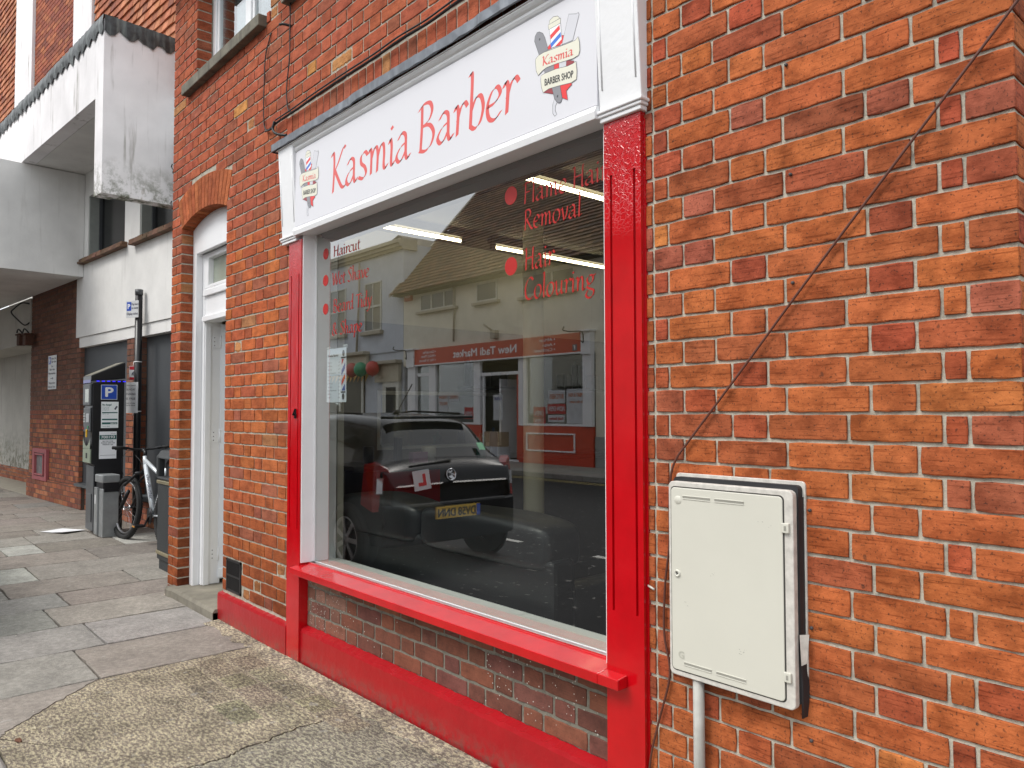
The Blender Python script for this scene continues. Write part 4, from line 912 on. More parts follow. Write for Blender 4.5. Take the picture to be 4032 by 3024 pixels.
# worn aggregate patch and its cracks
def sheet(name, outline, z, col, m_):
    b_ = MB(); b_.add([(a, c, z) for a, c in outline] + [(a, c, z - .03) for a, c in outline], [tuple(range(len(outline)))] + [(i, (i + 1) % len(outline), len(outline) + (i + 1) % len(outline), len(outline) + i) for i in range(len(outline))], (*col, .5)); return structure(b_.build(name, m_))
def crk(pts, k=7, amp=.012):
    out = []
    for i in range(len(pts) - 1):
        for j in range(k):
            t = j / k; p = [pts[i][d] * (1 - t) + pts[i + 1][d] * t for d in (0, 1)]
            if j: p = [p[0] + random.uniform(-amp, amp), p[1] + random.uniform(-amp, amp)]
            out.append(tuple(p))
    out.append(pts[-1]); return out
ckA = crk([(-3.027, -.90), (-2.92, -1.02), (-2.75, -1.2), (-2.63, -1.31), (-2.55, -1.39), (-2.48, KERB)])
ckB = crk([(-1.60, KERB), (-1.70, -1.1), (-1.70, -.89), (-1.69, -.74), (-1.73, -.66), (-1.73, -.56), (-1.77, -.41), (-1.76, -.25), (-1.72, -.02), (-1.72, .03)])
off = lambda P_, d: [(a + d, b) for a, b in P_]
sheet('paving_corner', [(-3.030, KERB)] + off(ckA, -.007)[::1] + [], 0.0, (.272, .245, .215), m_slab)
sheet('worn_paving', [(-3.027, .06)] + off(ckA, .006) + off(ckB, -.006), .0, (.345, .318, .272), m_rough)
sheet('grey_paving', off(ckB, .006)[::1] + [(6, .06), (6, KERB)], .0, (.30, .292, .265), m_rough)
# pale mortar skirting strip along the wall foot
mb = MB(); n_ = 60; vs = []
for i in range(n_ + 1):
    x = -3.72 + 3.6 * i / n_; vs += [(x, -.115 + random.uniform(-.025, .025), .0025), (x, -.02, .012)]
mb.add(vs, [(2 * i, 2 * i + 2, 2 * i + 3, 2 * i + 1) for i in range(n_)], (.37, .345, .30, .3)); structure(mb.build('mortar_fillet', m_rough))
# old setts just showing in the worn patch near the pilaster
mb = MB(); random.seed(77)
for y0_, y1_ in ((-.285, -.135), (-.445, -.295), (-.60, -.455)):
    x = -2.98 + random.uniform(0, .1)
    while x < (-1.80 if y0_ > -.4 else -2.1):
        L_ = random.uniform(.22, .34); tile(mb, x + .004, x + L_ - .004, y0_, y1_, GR, jcol((.265, .248, .208), .12), jit=.006, seg=.03, inset=.012, lip=.004, depth=.02, top=.0015, tilt=.002); x += L_
structure(mb.build('setts', m_rough))
base = MB(); base.box(-60, 40, KERB, 2.5, -.6, -.022); structure(base.build('paving_bed', mat('dark_joint_dirt', (.055, .05, .04), .95)))
m_asph = ground_mat('asphalt', (.7, .7, .7), (1.25, 1.25, 1.25), sc=120, bmp=.6)
def flat(name, x0, x1, y0, y1, z, col, m_): b_ = MB(); b_.quad((x0, y0, z), (x1, y0, z), (x1, y1, z), (x0, y1, z), (*col, .5)); return structure(b_.build(name, m_))
flat('road', -80, 60, -9.9, KERB + .02, -.11, (.020, .020, .021), m_asph)
flat('ground', -400, 400, -400, 400, -.62, (.06, .06, .055), m_asph)
def kerbstones(y0, y1):
    kb = MB(); x = -40
    while x < 20: tile(kb, x + .003, x + .91, y0, y1, GR, jcol((.26, .25, .23), .07), seg=.12, inset=.012, lip=.008, depth=.16, top=.0, jit=.002); x += .915
    return kb
structure(kerbstones(-1.50, -1.418).build("kerb", m_slab))
structure(kerbstones(-9.95, -9.82).build('kerb', m_slab))
fp = MB(); x = -40
while x < 10:
    y = -11.9
    while y < -9.97: y2 = min(y + random.uniform(.6, .9), -9.96); tile(fp, x + .004, x + .596, y + .004, y2 - .004, GR, jcol(random.choice([BR, BG, GY_]), .06), seg=.2, inset=.004, lip=.003, depth=.03); y = y2
    x += .6
structure(fp.build('far_paving', m_slab)); flat('far_paving_bed', -60, 30, -12.2, -9.83, -.02, (.05, .05, .04), m_asph)
m_line = mat('road_paint', (.55, .54, .50), .8, var=.25, vs=30); m_yel = mat('yellow_road_paint', (.42, .33, .12), .85, var=.3, vs=30)
mb = MB()
for i in range(14): x = -16.2 + i * 1.75; mb.quad((x, -3.83, -.106), (x + .62, -3.83, -.106), (x + .62, -3.74, -.106), (x, -3.74, -.106))
structure(mb.build('road_marking', m_line))
mb = MB()
for y in (-9.60, -9.42): mb.quad((-40, y, -.106), (20, y, -.106), (20, y + .06, -.106), (-40, y + .06, -.106))
structure(mb.build('yellow_lines', m_yel))
# litter on the slabs
pa = MB(); cx_, cy_ = -8.72, .035; a_ = R(25)
pa.add([(cx_ + math.cos(a_) * u_ * .20 - math.sin(a_) * v_ * .14, cy_ + math.sin(a_) * u_ * .20 + math.cos(a_) * v_ * .14, .006 + z_) for u_, v_, z_ in [(-1, -1, .0), (0, -1, .004), (1, -1, .02), (1, 1, .006), (0, 1, .003), (-1, 1, .0)]], [(0, 1, 4, 5), (1, 2, 3, 4)]); tag(pa.build('paper_sheet', mat('white_paper', (.86, .87, .89), .7)), 'loose white sheet of paper lying on the slabs left of the ticket machine', 'paper')
random.seed(3)
for nm, x, y, c, lab, cat, s_ in [('leaf', -2.43, -1.345, (.12, .045, .02), 'dry brown leaf on the worn paving, bottom left', 'leaf', .022), ('leaf', -2.53, -1.27, (.45, .40, .28), 'pale crumpled leaf beside the long crack in the paving', 'leaf', .014),
    ('cigarette_end', -4.70, -.06, (.6, .5, .4), 'cigarette end at the foot of the brick corner beside the doorstep', 'cigarette end', .02)]:
    b_ = MB()
    if nm == 'leaf': b_.add([(x + s_ * math.cos(t_ * .785) * 1.3, y + s_ * .6 * math.sin(t_ * .785), .003 + .004 * (t_ % 2)) for t_ in range(8)] + [(x, y, .004)], [(i, (i + 1) % 8, 8) for i in range(8)])
    else: b_.tube([(x - .012, y, .007), (x + .014, y - .006, .007)], .0045, 8)
    tag(b_.build(nm, mat(nm + lab[:5], c, .8)), lab, cat)
b_ = MB()
for i in range(220):
    x = random.uniform(-6.5, -1.0); y = random.uniform(-1.4, -.05); r_ = random.uniform(.002, .006)
    if x > -4.7 or y < -.1: b_.add([(x + r_ * math.cos(t_ * 1.256) * random.uniform(.6, 1.3), y + r_ * math.sin(t_ * 1.256), .0015) for t_ in range(5)] + [(x, y, .002 + r_ * .6)], [(i2, (i2 + 1) % 5, 5) for i2 in range(5)])
gr = b_.build('grit', mat('pale_grit', (.42, .40, .34), .9)); gr['kind'] = 'stuff'; gr['label'] = 'scattered pale grit on the paving'
# ================= CONCRETE AND BRICK BUILDING NEXT DOOR =================
b2 = thing('concrete_building', 'white rendered building with tile hung upper storey and brown brick pier, far left', 'building', P2)
def render_mat(name, col, dirt, amt, moss=None):
    m, n, b, o = new_mat(name); v = coords(n)
    d = ramp(n, noise(n, coords(n, (7, 7, .55)), 1.6, 5, .6), [(.57, g(0)), (.74, g(1))]); d2 = ramp(n, noise(n, v, 1.6, 5, .6), [(.40, g(0)), (.62, g(1))])
    dd = mulmix(n, d, d2); c = mulmix(n, (*col, 1), ramp(n, noise(n, v, 2.2, 4), [(.3, g(.88)), (.7, g(1.04))]))
    c = mulmix(n, c, (*dirt, 1), mulmix(n, dd, g(amt)), 'MIX')
    if moss:
        sx = N(n, 'ShaderNodeSeparateXYZ'); tcx = N(n, 'ShaderNodeTexCoord'); n.links.new(tcx.outputs['Object'], sx.inputs[0]); mr = N(n, 'ShaderNodeMapRange')
        for i_, q_ in ((1, moss[0]), (2, moss[1]), (3, 1), (4, 0)): mr.inputs[i_].default_value = q_
        n.links.new(sx.outputs[2], mr.inputs[0]); mm = mulmix(n, mr.outputs[0], ramp(n, noise(n, v, 9, 6, .7), [(.45, g(0)), (.6, g(1))])); c = mulmix(n, c, (.09, .10, .05, 1), mulmix(n, mm, g(.9)), 'MIX')
        pl = ramp(n, noise(n, v, 3.2, 2, .5), [(.60, g(0)), (.605, g(1))]); mm2 = mulmix(n, mr.outputs[0], pl); c = mulmix(n, c, mulmix(n, c, (.72, .70, .66, 1)), mm2, 'MIX')
    n.links.new(c, b.inputs['Base Color']); b.inputs['Roughness'].default_value = .9
    bump(n, b, noise(n, v, 22, 5, .6), .35, .006); MATS[name] = m; return m
m_ren = render_mat('white_render', (.76, .75, .73), (.25, .22, .18), .3)
m_conc = render_mat('painted_concrete', (.84, .82, .83), (.14, .12, .08), .75, (3.72, 4.15))
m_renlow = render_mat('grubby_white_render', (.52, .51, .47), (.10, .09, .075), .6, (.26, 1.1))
m_greyp = mat('grey_door_paint', (.055, .06, .066), .6, var=.12, vs=3)
B = lambda name, m_, u0, u1, d0, d1, z0, z1, par=b2, bev=0: box(name, m_, u0, u1, d0, d1, z0, z1, par, bev, M2)
def col_b2(x, z, w_):
    if z > 1.45: c = random.choice([(.19, .085, .055), (.21, .095, .06), (.165, .075, .05)])
    else: c = random.choice([(.30, .10, .055), (.26, .085, .05), (.38, .13, .06), (.23, .08, .05), (.42, .16, .08)])
    return jcol(c, .16)
random.seed(31)
mb = MB(); wall(mb, -2.88, -.28, .33, 3.42, 0, lambda r_: [-2.88 + q * .112 for q in range(-1, 30)] if r_ % 2 else [-2.88 - .05 + q * .224 for q in range(-1, 16)], F2, col_b2, jit=.003, seg=.08, joint_var=.006)
wall(mb, -2.90, -.06, -.1, .33, 0, lambda r_: stretcher(r_, -2.9, -2.9, 0), lambda a, b, h: F2(a, b, h + .03), col_b2, jit=.003, seg=.08)
wall(mb, .002, .058, .33, 2.32, 0, lambda r_: [0, .06], lambda a, b, h: P2 + U2 * (-.28 + h) - N2 * a + Z * b, col_b2, jit=.002, seg=.1)
wall(mb, 1.57, 2.02, .0, 2.32, 0, lambda r_: [1.57, 1.80, 2.02] if r_ % 2 else [1.57, 1.68, 1.91, 2.02], F2, col_b2, jit=.002, seg=.1)
wall(mb, .002, .083, .33, 2.32, 0, lambda r_: [0, .085], lambda a, b, h: P2 + U2 * (2.02 + h) - N2 * a + Z * b, col_b2, jit=.002, seg=.1)
wall(mb, -.06, 5.9, -.1, .33, 0, lambda r_: stretcher(r_, 0, -.06, 6), lambda a, b, h: F2(a, b, h - .02), col_b2, jit=.003, seg=.1)
pr2 = mb.build('brick_pier', m_brick_b2, b2)
mb = MB(); mb.box(-2.878, -.284, .006, .9, .0, 3.42, M2); mb.box(-2.89, -.07, -.024, .1, -.1, .325, M2); mb.box(1.574, 2.016, .006, .6, 0, 2.32, M2); mb.box(-.06, 5.9, .026, .4, -.1, .325, M2); mb.build('mortar', m_mortar_d, pr2)
B('sill', mat('slate_sill', (.09, .10, .105), .5), -.275, 1.565, -.06, .40, .33, .37); B('sill', MATS['slate_sill'], 2.025, 5.9, -.06, .40, .33, .37)
B('door_panel', m_greyp, -.284, 1.574, .06, .14, .37, 2.34); B('door_panel', m_greyp, 2.016, 5.9, .085, .14, .37, 2.34)
B('lintel', m_ren, -.30, 5.9, -.012, .45, 2.315, 2.462, bev=.004)
# white wall with two window openings
mb = MB()
for u0, u1, z0, z1 in [(-.395, .07, 2.464, 5.0), (1.515, 2.03, 2.464, 5.0), (3.4, 5.9, 2.464, 5.0), (.07, 1.515, 2.464, 3.53), (2.03, 3.4, 2.464, 3.50), (.07, 1.515, 4.45, 5.0), (2.03, 3.4, 4.45, 5.0)]: mb.box(u0, u1, -.03, .3, z0, z1, M2)
mb.build('wall', m_ren, b2, label='off white rendered wall over the grey doors')
for u0, u1, z0 in ((.07, 1.515, 3.56), (2.03, 3.4, 3.53)):
    w2 = B('window', m_greyp, u0, u0 + .07, .10, .16, z0, 4.45)
    B('pane', mat('dark_window', (.012, .012, .013), .15), u0 + .07, u1, .13, .14, z0, 4.45, w2); B('jamb', mat('pale_green_frame', (.30, .32, .30), .6), u0 + .002, u0 + .03, -.02, .11, z0, 4.449, w2)
    mb = MB(); q = u0 - .16 if u0 > 1 else -.394
    while q < u1 + .02:
        L = .155; c = jcol((.17, .10, .065), .25)
        for lay in (0, 1): mb.box(q + .003, q + L - .003, -.115 + .012 * lay + random.uniform(-.006, .006), .10, z0 - .066 + lay * .034, z0 - .036 + lay * .034, M2, (*c, .3))
        q += L
    mb.build('window_sill', m_brick_b2, b2)
# upper storey: tiles, pilasters, brick
def tiles(u0, u1, z0, z1, n0, cols, par, name, w_=.165, ch=.115):
    mb = MB(); z = z0; r_ = 0
    while z < z1:
        u = u0 - (w_ / 2 if r_ % 2 else 0)
        while u < u1:
            a, b = max(u + .002, u0), min(u + w_ - .002, u1)
            if b - a > .03:
                c = jcol(random.choice(cols), .16); h0 = .030 + random.uniform(-.004, .006); sk = random.uniform(-.004, .004)
                P_ = [F2(a, z + sk, n0 + h0), F2(b, z - sk, n0 + h0), F2(b, z + ch + .02, n0 + .008), F2(a, z + ch + .02, n0 + .008), F2(a, z + sk, n0 + .002), F2(b, z - sk, n0 + .002)]
                mb.add(P_, [(0, 1, 2, 3), (0, 4, 5, 1), (0, 3, 4), (1, 5, 2)], (*c, random.random()))
            u += w_
        z += ch; r_ += 1
    return mb.build(name, m_brick_b2, par)
TC = [(.40, .14, .06), (.46, .17, .08), (.36, .11, .05), (.50, .20, .10), (.27, .09, .05)]
tiles(.16, 4.6, 5.0, 7.6, .0, TC, b2, 'tile_hanging'); tiles(-9, -4.08, 5.0, 9.4, .0, TC, b2, 'tile_hanging')
B('upper_wall', m_dark, -9, 4.7, .0, .3, 5.0, 9.6)
B('white_pilaster', m_conc, -4.07, -2.98, -.06, .0, 5.0, 9.4, bev=.005); B('white_pilaster', m_conc, -.70, .14, -.06, .0, 5.0, 8.6, bev=.005); B('white_pilaster', m_conc, 4.6, 4.75, -.05, 0, 5.0, 7.6)
mb = MB(); wall(mb, -2.98, -.70, 5.0, 9.0, 0, lambda r_: stretcher(r_, -2.98, -3, -.7), lambda a, b, h: F2(a, b, h + .012), lambda x, z, w_: jcol(random.choice([(.28, .07, .035), (.33, .085, .04), (.24, .06, .035), (.38, .12, .05)]), .16), jit=.002, seg=.1)
mb.build('brick_panel', m_brick_b2, b2)
# overhanging parapet: long band with a leg at its right end, end panel, ceiling
mb = MB(); mb.box(-9, 3.15, -.82, -.66, 4.80, 5.60, M2); mb.box(2.90, 3.15, -.82, -.66, 3.72, 4.80, M2)
mb.box(2.97, 3.15, -.66, -.035, 3.72, 5.60, M2)
cp = mb.build('parapet', m_conc, b2, 0, label='white painted concrete parapet streaked with grime')
B('parapet_ceiling', m_ren, -9, 2.96, -.655, -.035, 4.80, 4.90)
mb = MB(); mb.box(-9, -.10, -2.2, -.035, 3.32, 4.79, M2); mb.build('bay', m_ren, b2)
mb = MB()
def drip(p0, du, L, nrm, zt):
    n_ = int(L / .05); vs = []; r_ = random.Random(4)
    for i in range(n_ + 1):
        p = p0 + du * (L * i / n_); s_ = i % 4; low = zt - .11 - (.045 if s_ in (1, 2) else 0) - r_.uniform(0, .03) - (.035 if r_.random() < .15 else 0)
        bul = .012 + r_.uniform(0, .016)
        vs += [p - nrm * .14 + Z * (zt + .035 - p.z), p + nrm * bul * .8 + Z * (zt + .02 - p.z), p + nrm * (bul + .008) + Z * ((zt + low) / 2 - p.z), p + nrm * bul * .7 + Z * (low - p.z)]
    mb.add(vs, [(i * 4 + j, (i + 1) * 4 + j, (i + 1) * 4 + j + 1, i * 4 + j + 1) for i in range(n_) for j in range(3)], None, True)
drip(F2(-9, 5.6, .822), U2, 12.16, N2, 5.62); drip(F2(3.152, 5.6, .822), -N2, .80, U2, 5.62)
mb.build('lead_edging', mat('dark_lead', (.055, .06, .062), .5, .3, var=.5, vs=16, bmp=.8, bs=30, streak=((.20, .23, .22), .6)), b2)
# passage beyond the pier
B('wall', m_renlow, -12, -2.885, -.02, .2, 2.55, 3.31); B('passage_wall', m_renlow, -14, -2.6, .60, .8, .26, 2.6); B('passage_ceiling', m_renlow, -14, -2.89, .21, .6, 2.56, 2.66)
mb = MB(); wall(mb, -14, -2.88, -.05, .26, 0, lambda r_: stretcher(r_, 0, -14, -2.8), lambda a, b, h: F2(a, b, h - .58), col_b2, jit=.003, seg=.2); mb.build('brick_base', m_brick_b2, b2)
structure(box('passage_floor', mat('pale_passage_floor', (.34, .31, .25), .85, var=.15), -14, -2.9, -.02, .62, -.02, .006, None, 0, M2))
B('wall', m_renlow, -16, 5.9, 2.5, 3.0, 0, 9.5)
# red framed meter window low on the pier
mf = MB(); a0, a1, c0, c1 = -2.50, -1.72, .30, .80
mf.box(a0, a0 + .10, -.045, -.002, c0, c1, M2); mf.box(a1 - .10, a1, -.045, -.002, c0, c1, M2); mf.box(a0 + .1, a1 - .1, -.045, -.002, c1 - .065, c1, M2); mf.box(a0 + .1, a1 - .1, -.045, -.002, c0, c0 + .065, M2)
mf.box(a0 + .13, a0 + .16, -.058, -.02, c0 + .08, c1 - .08, M2); mf.box(a1 - .16, a1 - .13, -.058, -.02, c0 + .08, c1 - .08, M2); mf.box(a0 + .13, a1 - .13, -.058, -.02, c1 - .10, c1 - .08, M2); mf.box(a0 + .13, a1 - .13, -.058, -.02, c0 + .08, c0 + .10, M2)
hb = thing('wall_cabinet', 'faded pink framed cabinet with a grey glass front, low on the brown brick pier', 'cabinet', F2(-2.1, .3, 0)); mf.build('frame', mat('faded_pink_paint', (.34, .09, .10), .6, var=.15), hb, .003)
B('pane', mat('hazy_glass', (.20, .21, .21), .2, var=.3, vs=12), a0 + .1, a1 - .1, -.022, -.012, c0 + .06, c1 - .06, hb)
# parking sign on the pier
def sign_plate(name, lab, W, H, M_, lines, blue=None, thick=.004, groups=None):
    """upright plate, local x right, z up, facing local -y"""
    t = thing(name, lab, 'sign', M_.translation); pb = MB(); pb.box(0, W, 0, thick, 0, H, M_); pb.build('plate', mat('sign_plate_white', (.60, .61, .62), .4, var=.05), t, .001)
    ux = (M_.to_3x3() @ Vector((1, 0, 0))); nn = (M_.to_3x3() @ Vector((0, -1, 0)))
    q = MB()
    for s_, x, z, h, wd, al in lines: text(q, s_, M_ @ Vector((x, -.0015, z)), ux, Z, h, wd, al, nrm=nn, bold=.0008)
    q.build('lettering', m_ink, t)
    if blue:
        x0, x1, z0, z1 = blue; q = MB(); q.box(x0, x1, -.0015, -.0005, z0, z1, M_); bl = q.build('blue_panel', mat('parking_blue', (.015, .07, .42), .4, var=.02), t)
        q = MB(); text(q, 'P', M_ @ Vector(((x0 + x1) / 2, -.0025, z0 + (z1 - z0) * .22)), ux, Z, (z1 - z0) * .56, (x1 - x0) * .5, 'C', nrm=nn, bold=.003); q.build('lettering', mat('sign_letter_white', (.8, .8, .8), .5), bl)
    return t
Mp = Matrix.Translation(F2(-1.83, 1.745, .012)) @ Matrix.Rotation(A2, 4, 'Z')
sign_plate('parking_sign', 'tall narrow white parking sign with a blue P screwed to the brown brick pier', .44, .53, Mp, [('Mon - Sat', .30, .465, .032, .22, 'C'), ('8am - 6pm', .30, .415, .032, .22, 'C'), ('Sun', .22, .345, .03, .09, 'C'), ('10am - 4pm', .22, .295, .032, .26, 'C'), ('Pay at machine', .22, .235, .03, .34, 'C'), ('Display ticket', .22, .085, .03, .32, 'C'), ('Max stay 1 hour', .22, .025, .03, .36, 'C')], (.03, .155, .395, .51))
q = MB(); q.box(.14, .25, -.002, -.001, .165, .175, Mp); q.prism([(.235, .150), (.29, .17), (.235, .19)], -.002, -.001, lambda a, b, d: Mp @ Vector((a, d, b))); o = q.build('arrow', m_ink, bpy.data.objects['parking_sign'])
# old lamps and hook on the pier
for i, (u_, z_, lab) in enumerate([(-3.0, 2.62, 'small rusty wall lantern at the left edge of the brick pier'), (-2.62, 2.60, 'small rusty wall lantern on the brick pier face, right of the other')]):
    t = thing('wall_lantern', lab, 'lantern', F2(u_, z_, .05), group='rusty lanterns on the brown brick pier'); m_ru = mat('rusty_iron', (.09, .035, .02), .8, var=.5, vs=30)
    mb = MB(); mb.box(u_ - .09, u_ + .09, -.17, -.05, z_ - .11, z_ + .06, M2); mb.build('body', m_ru, t, .012); mb = MB(); mb.box(u_ - .11, u_ + .11, -.19, -.03, z_ + .06, z_ + .085, M2); mb.build('cap', m_ru, t, .008)
    mb = MB(); mb.tube(cr([F2(u_, z_ + .08, .09), F2(u_ - .1, z_ + .17, .14), F2(u_ - .2, z_ + .12, .14)], 5), .012, 6); mb.build('bracket', m_cable, t)
cable('bracket', [F2(-2.95, 3.22, .02), F2(-3.1, 3.24, .1), F2(-3.35, 3.16, .16), F2(-3.42, 3.10, .18), F2(-3.2, 2.98, .15), F2(-3.0, 2.86, .08), F2(-2.93, 2.9, .02)], .012, m_cable, 'black wrought iron scroll bracket high on the left edge of the brick pier', 'bracket')

# ================= STREET FURNITURE =================
# ticket machine
tm = thing('ticket_machine', 'black parking ticket machine with sloping top and a blue P panel on its side', 'ticket machine', (-8.36, .40, 0))
TX0, TX1, TY0, TY1 = -8.535, -8.19, .235, .53
m_tm = mat('ticket_machine_black', (.010, .010, .012), .32, var=.1); m_tmg = mat('ticket_machine_grey', (.075, .08, .085), .45, var=.2)
mb = MB(); mb.prism([(TY0, .03), (TY1, .03), (TY1, 1.76), (TY0 - .035, 1.72), (TY0 - .035, .80), (TY0, .78)], TX0, TX1, lambda a, b, d: Vector((d, a, b))); mb.build('body', m_tm, tm, .006)
box('base_panel', m_tmg, TX0 + .004, TX1 - .004, TY0 - .012, TY0 - .001, .04, .77, tm, .004)
pnl = box('service_door', m_tmg, TX0 + .06, TX1 - .06, TY0 - .022, TY0 - .013, .14, .46, tm, .004)
mb = MB(); mb.prism([(TY0 - .055, 1.745), (TY1 + .005, 1.775), (TY1 + .005, 1.965), (TY0 - .055, 1.80)], TX0 - .015, TX1 + .012, lambda a, b, d: Vector((d, a, b))); mb.build('cap', m_tm, tm, .006)
mb = MB(); mb.prism([(TY0 - .045, 1.803), (TY1 - .01, 1.962), (TY1 - .01, 1.968), (TY0 - .045, 1.809)], TX0, TX1, lambda a, b, d: Vector((d, a, b))); mb.build('solar_panel', mat('dusty_top', (.20, .19, .15), .5, var=.2), tm)
m_led = mat('blue_led', (.02, .02, .3), .4, emit=(.03, .02, 1.0), es=1.1)
for i in range(6): box('led', m_led, TX1 + .0125, TX1 + .015, TY0 + .0 + i * .055, TY0 + .03 + i * .055, 1.735, 1.745, tm)
box('led_strip', mat('led_strip_violet', (.04, .04, .22), .3), TX0, TX1, TY0 - .058, TY0 - .0555, 1.72, 1.755, tm)
mb = MB(); mb.box(TX0 + .01, TX1 - .01, TY0 - .062, TY0 - .036, 1.46, 1.71); mb.build('screen_surround', m_tmg, tm, .012)
box('screen', mat('grey_screen', (.26, .28, .24), .2), TX0 + .13, TX1 - .05, TY0 - .0645, TY0 - .0625, 1.50, 1.65, tm)
box('keypad', m_tmg, TX0 + .02, TX1 - .02, TY0 - .055, TY0 - .036, 1.16, 1.44, tm, .01)
mb = MB()
for i in range(4):
    for j in range(3): mb.box(TX0 + .04 + j * .03, TX0 + .062 + j * .03, TY0 - .059, TY0 - .0555, 1.36 - i * .03, 1.38 - i * .03)
mb.build('button', mat('pale_buttons', (.35, .36, .35), .4), tm); box('card_reader', mat('silver_plate', (.42, .43, .44), .35, .5), TX0 + .17, TX1 - .04, TY0 - .062, TY0 - .0555, 1.27, 1.37, tm, .004)
box('coin_slot', mat('yellow_plastic', (.62, .36, .01), .4), TX0 + .20, TX0 + .24, TY0 - .070, TY0 - .0555, 1.10, 1.19, tm, .006); box('cancel_button', mat('red_button', (.45, .02, .02), .4), TX0 + .03, TX0 + .05, TY0 - .062, TY0 - .0555, 1.19, 1.21, tm); box('confirm_button', mat('green_button', (.02, .25, .08), .4), TX0 + .24, TX0 + .27, TY0 - .062, TY0 - .0555, 1.20, 1.23, tm)
box('ticket_tray', mat('tray_sage', (.23, .27, .20), .45), TX0 + .004, TX1 - .004, TY0 - .052, TY0 - .0365, .81, .965, tm, .004); box('tray_opening', m_dark, TX0 + .15, TX0 + .22, TY0 - .0535, TY0 - .0525, .86, .92, tm)
mb = MB(); P_ = [(TX0 + .01 + .325 * i / 14, 1.10 - .0 - .10 * math.sin(math.pi * i / 14) ** .8) for i in range(15)]
mb.add([(x, TY0 - .0525, .97) for x, z in P_] + [(x, TY0 - .0525, z) for x, z in P_], [(i, i + 1, 16 + i, 15 + i) for i in range(14)]); mb.build('curved_panel', MATS['tray_sage'], tm)
nX = (1, 0, 0); uY = (0, 1, 0)
def side_card(name, y0, y1, z0, z1, col, d=.002): return box(name, mat('card_' + name, col, .45, var=.02), TX1 + .0005, TX1 + d, y0, y1, z0, z1, tm)
pp_ = side_card('parking_panel', .285, .455, 1.53, 1.70, (.60, .62, .66)); box('blue_panel', MATS['parking_blue'], TX1 + .0022, TX1 + .003, .291, .449, 1.536, 1.694, pp_)
q = MB(); text(q, 'P', (TX1 + .0035, .372, 1.565), uY, (0, 0, 1), .105, .075, 'C', nrm=nX, bold=.006); q.build('lettering', MATS['sign_letter_white'], pp_)
c1 = side_card('notice_card', .290, .470, 1.205, 1.505, (.85, .88, .88)); q = MB(); text(q, 'No change?', (TX1 + .003, .302, 1.462), uY, (0, 0, 1), .020, .095, nrm=nX, bold=.001)
for i in range(4): text(q, ['Download the app', 'to pay for your', 'parking by card', 'Call or text'][i], (TX1 + .003, .302, 1.440 - i * .016 - (i > 2) * .03), uY, (0, 0, 1), .010, .07, nrm=nX)
for z, hh in ((1.375, .012), (1.295, .016), (1.248, .022)): q.box(TX1 + .0025, TX1 + .003, .300, .460, z, z + hh)
text(q, 'Terms apply', (TX1 + .003, .302, 1.222), uY, (0, 0, 1), .010, .08, nrm=nX); q.build('lettering', mat('dark_green_ink', (.02, .12, .11), .5), c1)
q = MB(); text(q, '700193', (TX1 + .0042, .385, 1.251), uY, (0, 0, 1), .014, .065, nrm=nX, bold=.0006); q.build('lettering', MATS['sign_letter_white'], c1)
q = MB(); q.box(TX1 + .0025, TX1 + .003, 0, .018, -.022, .022); 
for i in range(len(q.v)): a = R(-30); x, y, z = q.v[i]; q.v[i] = (x, .435 + y * math.cos(a) - z * math.sin(a), 1.44 + y * math.sin(a) + z * math.cos(a))
q.build('phone_graphic', m_ink, c1)
c2 = side_card('app_card', .275, .455, .855, 1.165, (.85, .86, .88)); q = MB(); q.box(TX1 + .0022, TX1 + .0028, .278, .452, 1.075, 1.125); q.build('green_band', MATS['dark_green_ink'], c2)
q = MB(); text(q, '700193', (TX1 + .0034, .295, 1.087), uY, (0, 0, 1), .030, .14, nrm=nX, bold=.0015); q.build('lettering', MATS['sign_letter_white'], c2)
q = MB(); text(q, 'MiPermit', (TX1 + .0026, .395, 1.137), uY, (0, 0, 1), .010, .05, nrm=nX)
for i, s_ in enumerate(['PAY FOR YOUR', 'PARKING USING THE', 'MIPERMIT APP']): text(q, s_, (TX1 + .0026, .365, 1.048 - i * .019), uY, (0, 0, 1), .012, .11 + .03 * (i == 1), 'C', nrm=nX, bold=.0005)
q.box(TX1 + .0022, TX1 + .0026, .285, .445, .893, .896); q.build('lettering', m_ink, c2)
# small galvanised post bin in front of the machine
sb = thing('cigarette_bin', 'narrow galvanised steel bin with black band in front of the ticket machine', 'bin', (-8.0, .35, 0))
m_galv = mat('galvanised_steel', (.34, .355, .36), .45, .5, var=.2, vs=9, streak=((.30, .32, .32), .5))
Ms = Matrix.Translation((-8.03, .250, 0)) @ Matrix.Rotation(R(3), 4, 'Z')
def sbx(name, x0, x1, y0, y1, z0, z1, m_, bv=.006): b_ = MB(); b_.box(x0, x1, y0, y1, z0, z1, Ms); return b_.build(name, m_, sb, bv)
sbx('body', -.13, .12, .0, .165, .0, .535, m_galv); sbx('front_plate', -.13, -.02, -.018, -.001, .02, .545, m_galv, .003); sbx('band', -.128, .118, .002, .163, .537, .60, m_black, .004); sbx('top', -.14, .13, -.01, .175, .601, .69, m_galv, .012); sbx('liner', .122, .128, .01, .16, .50, .54, m_black, .002)
sbx('label', -.10, -.06, -.0205, -.0185, .36, .46, MATS['sign_plate_white'], 0)
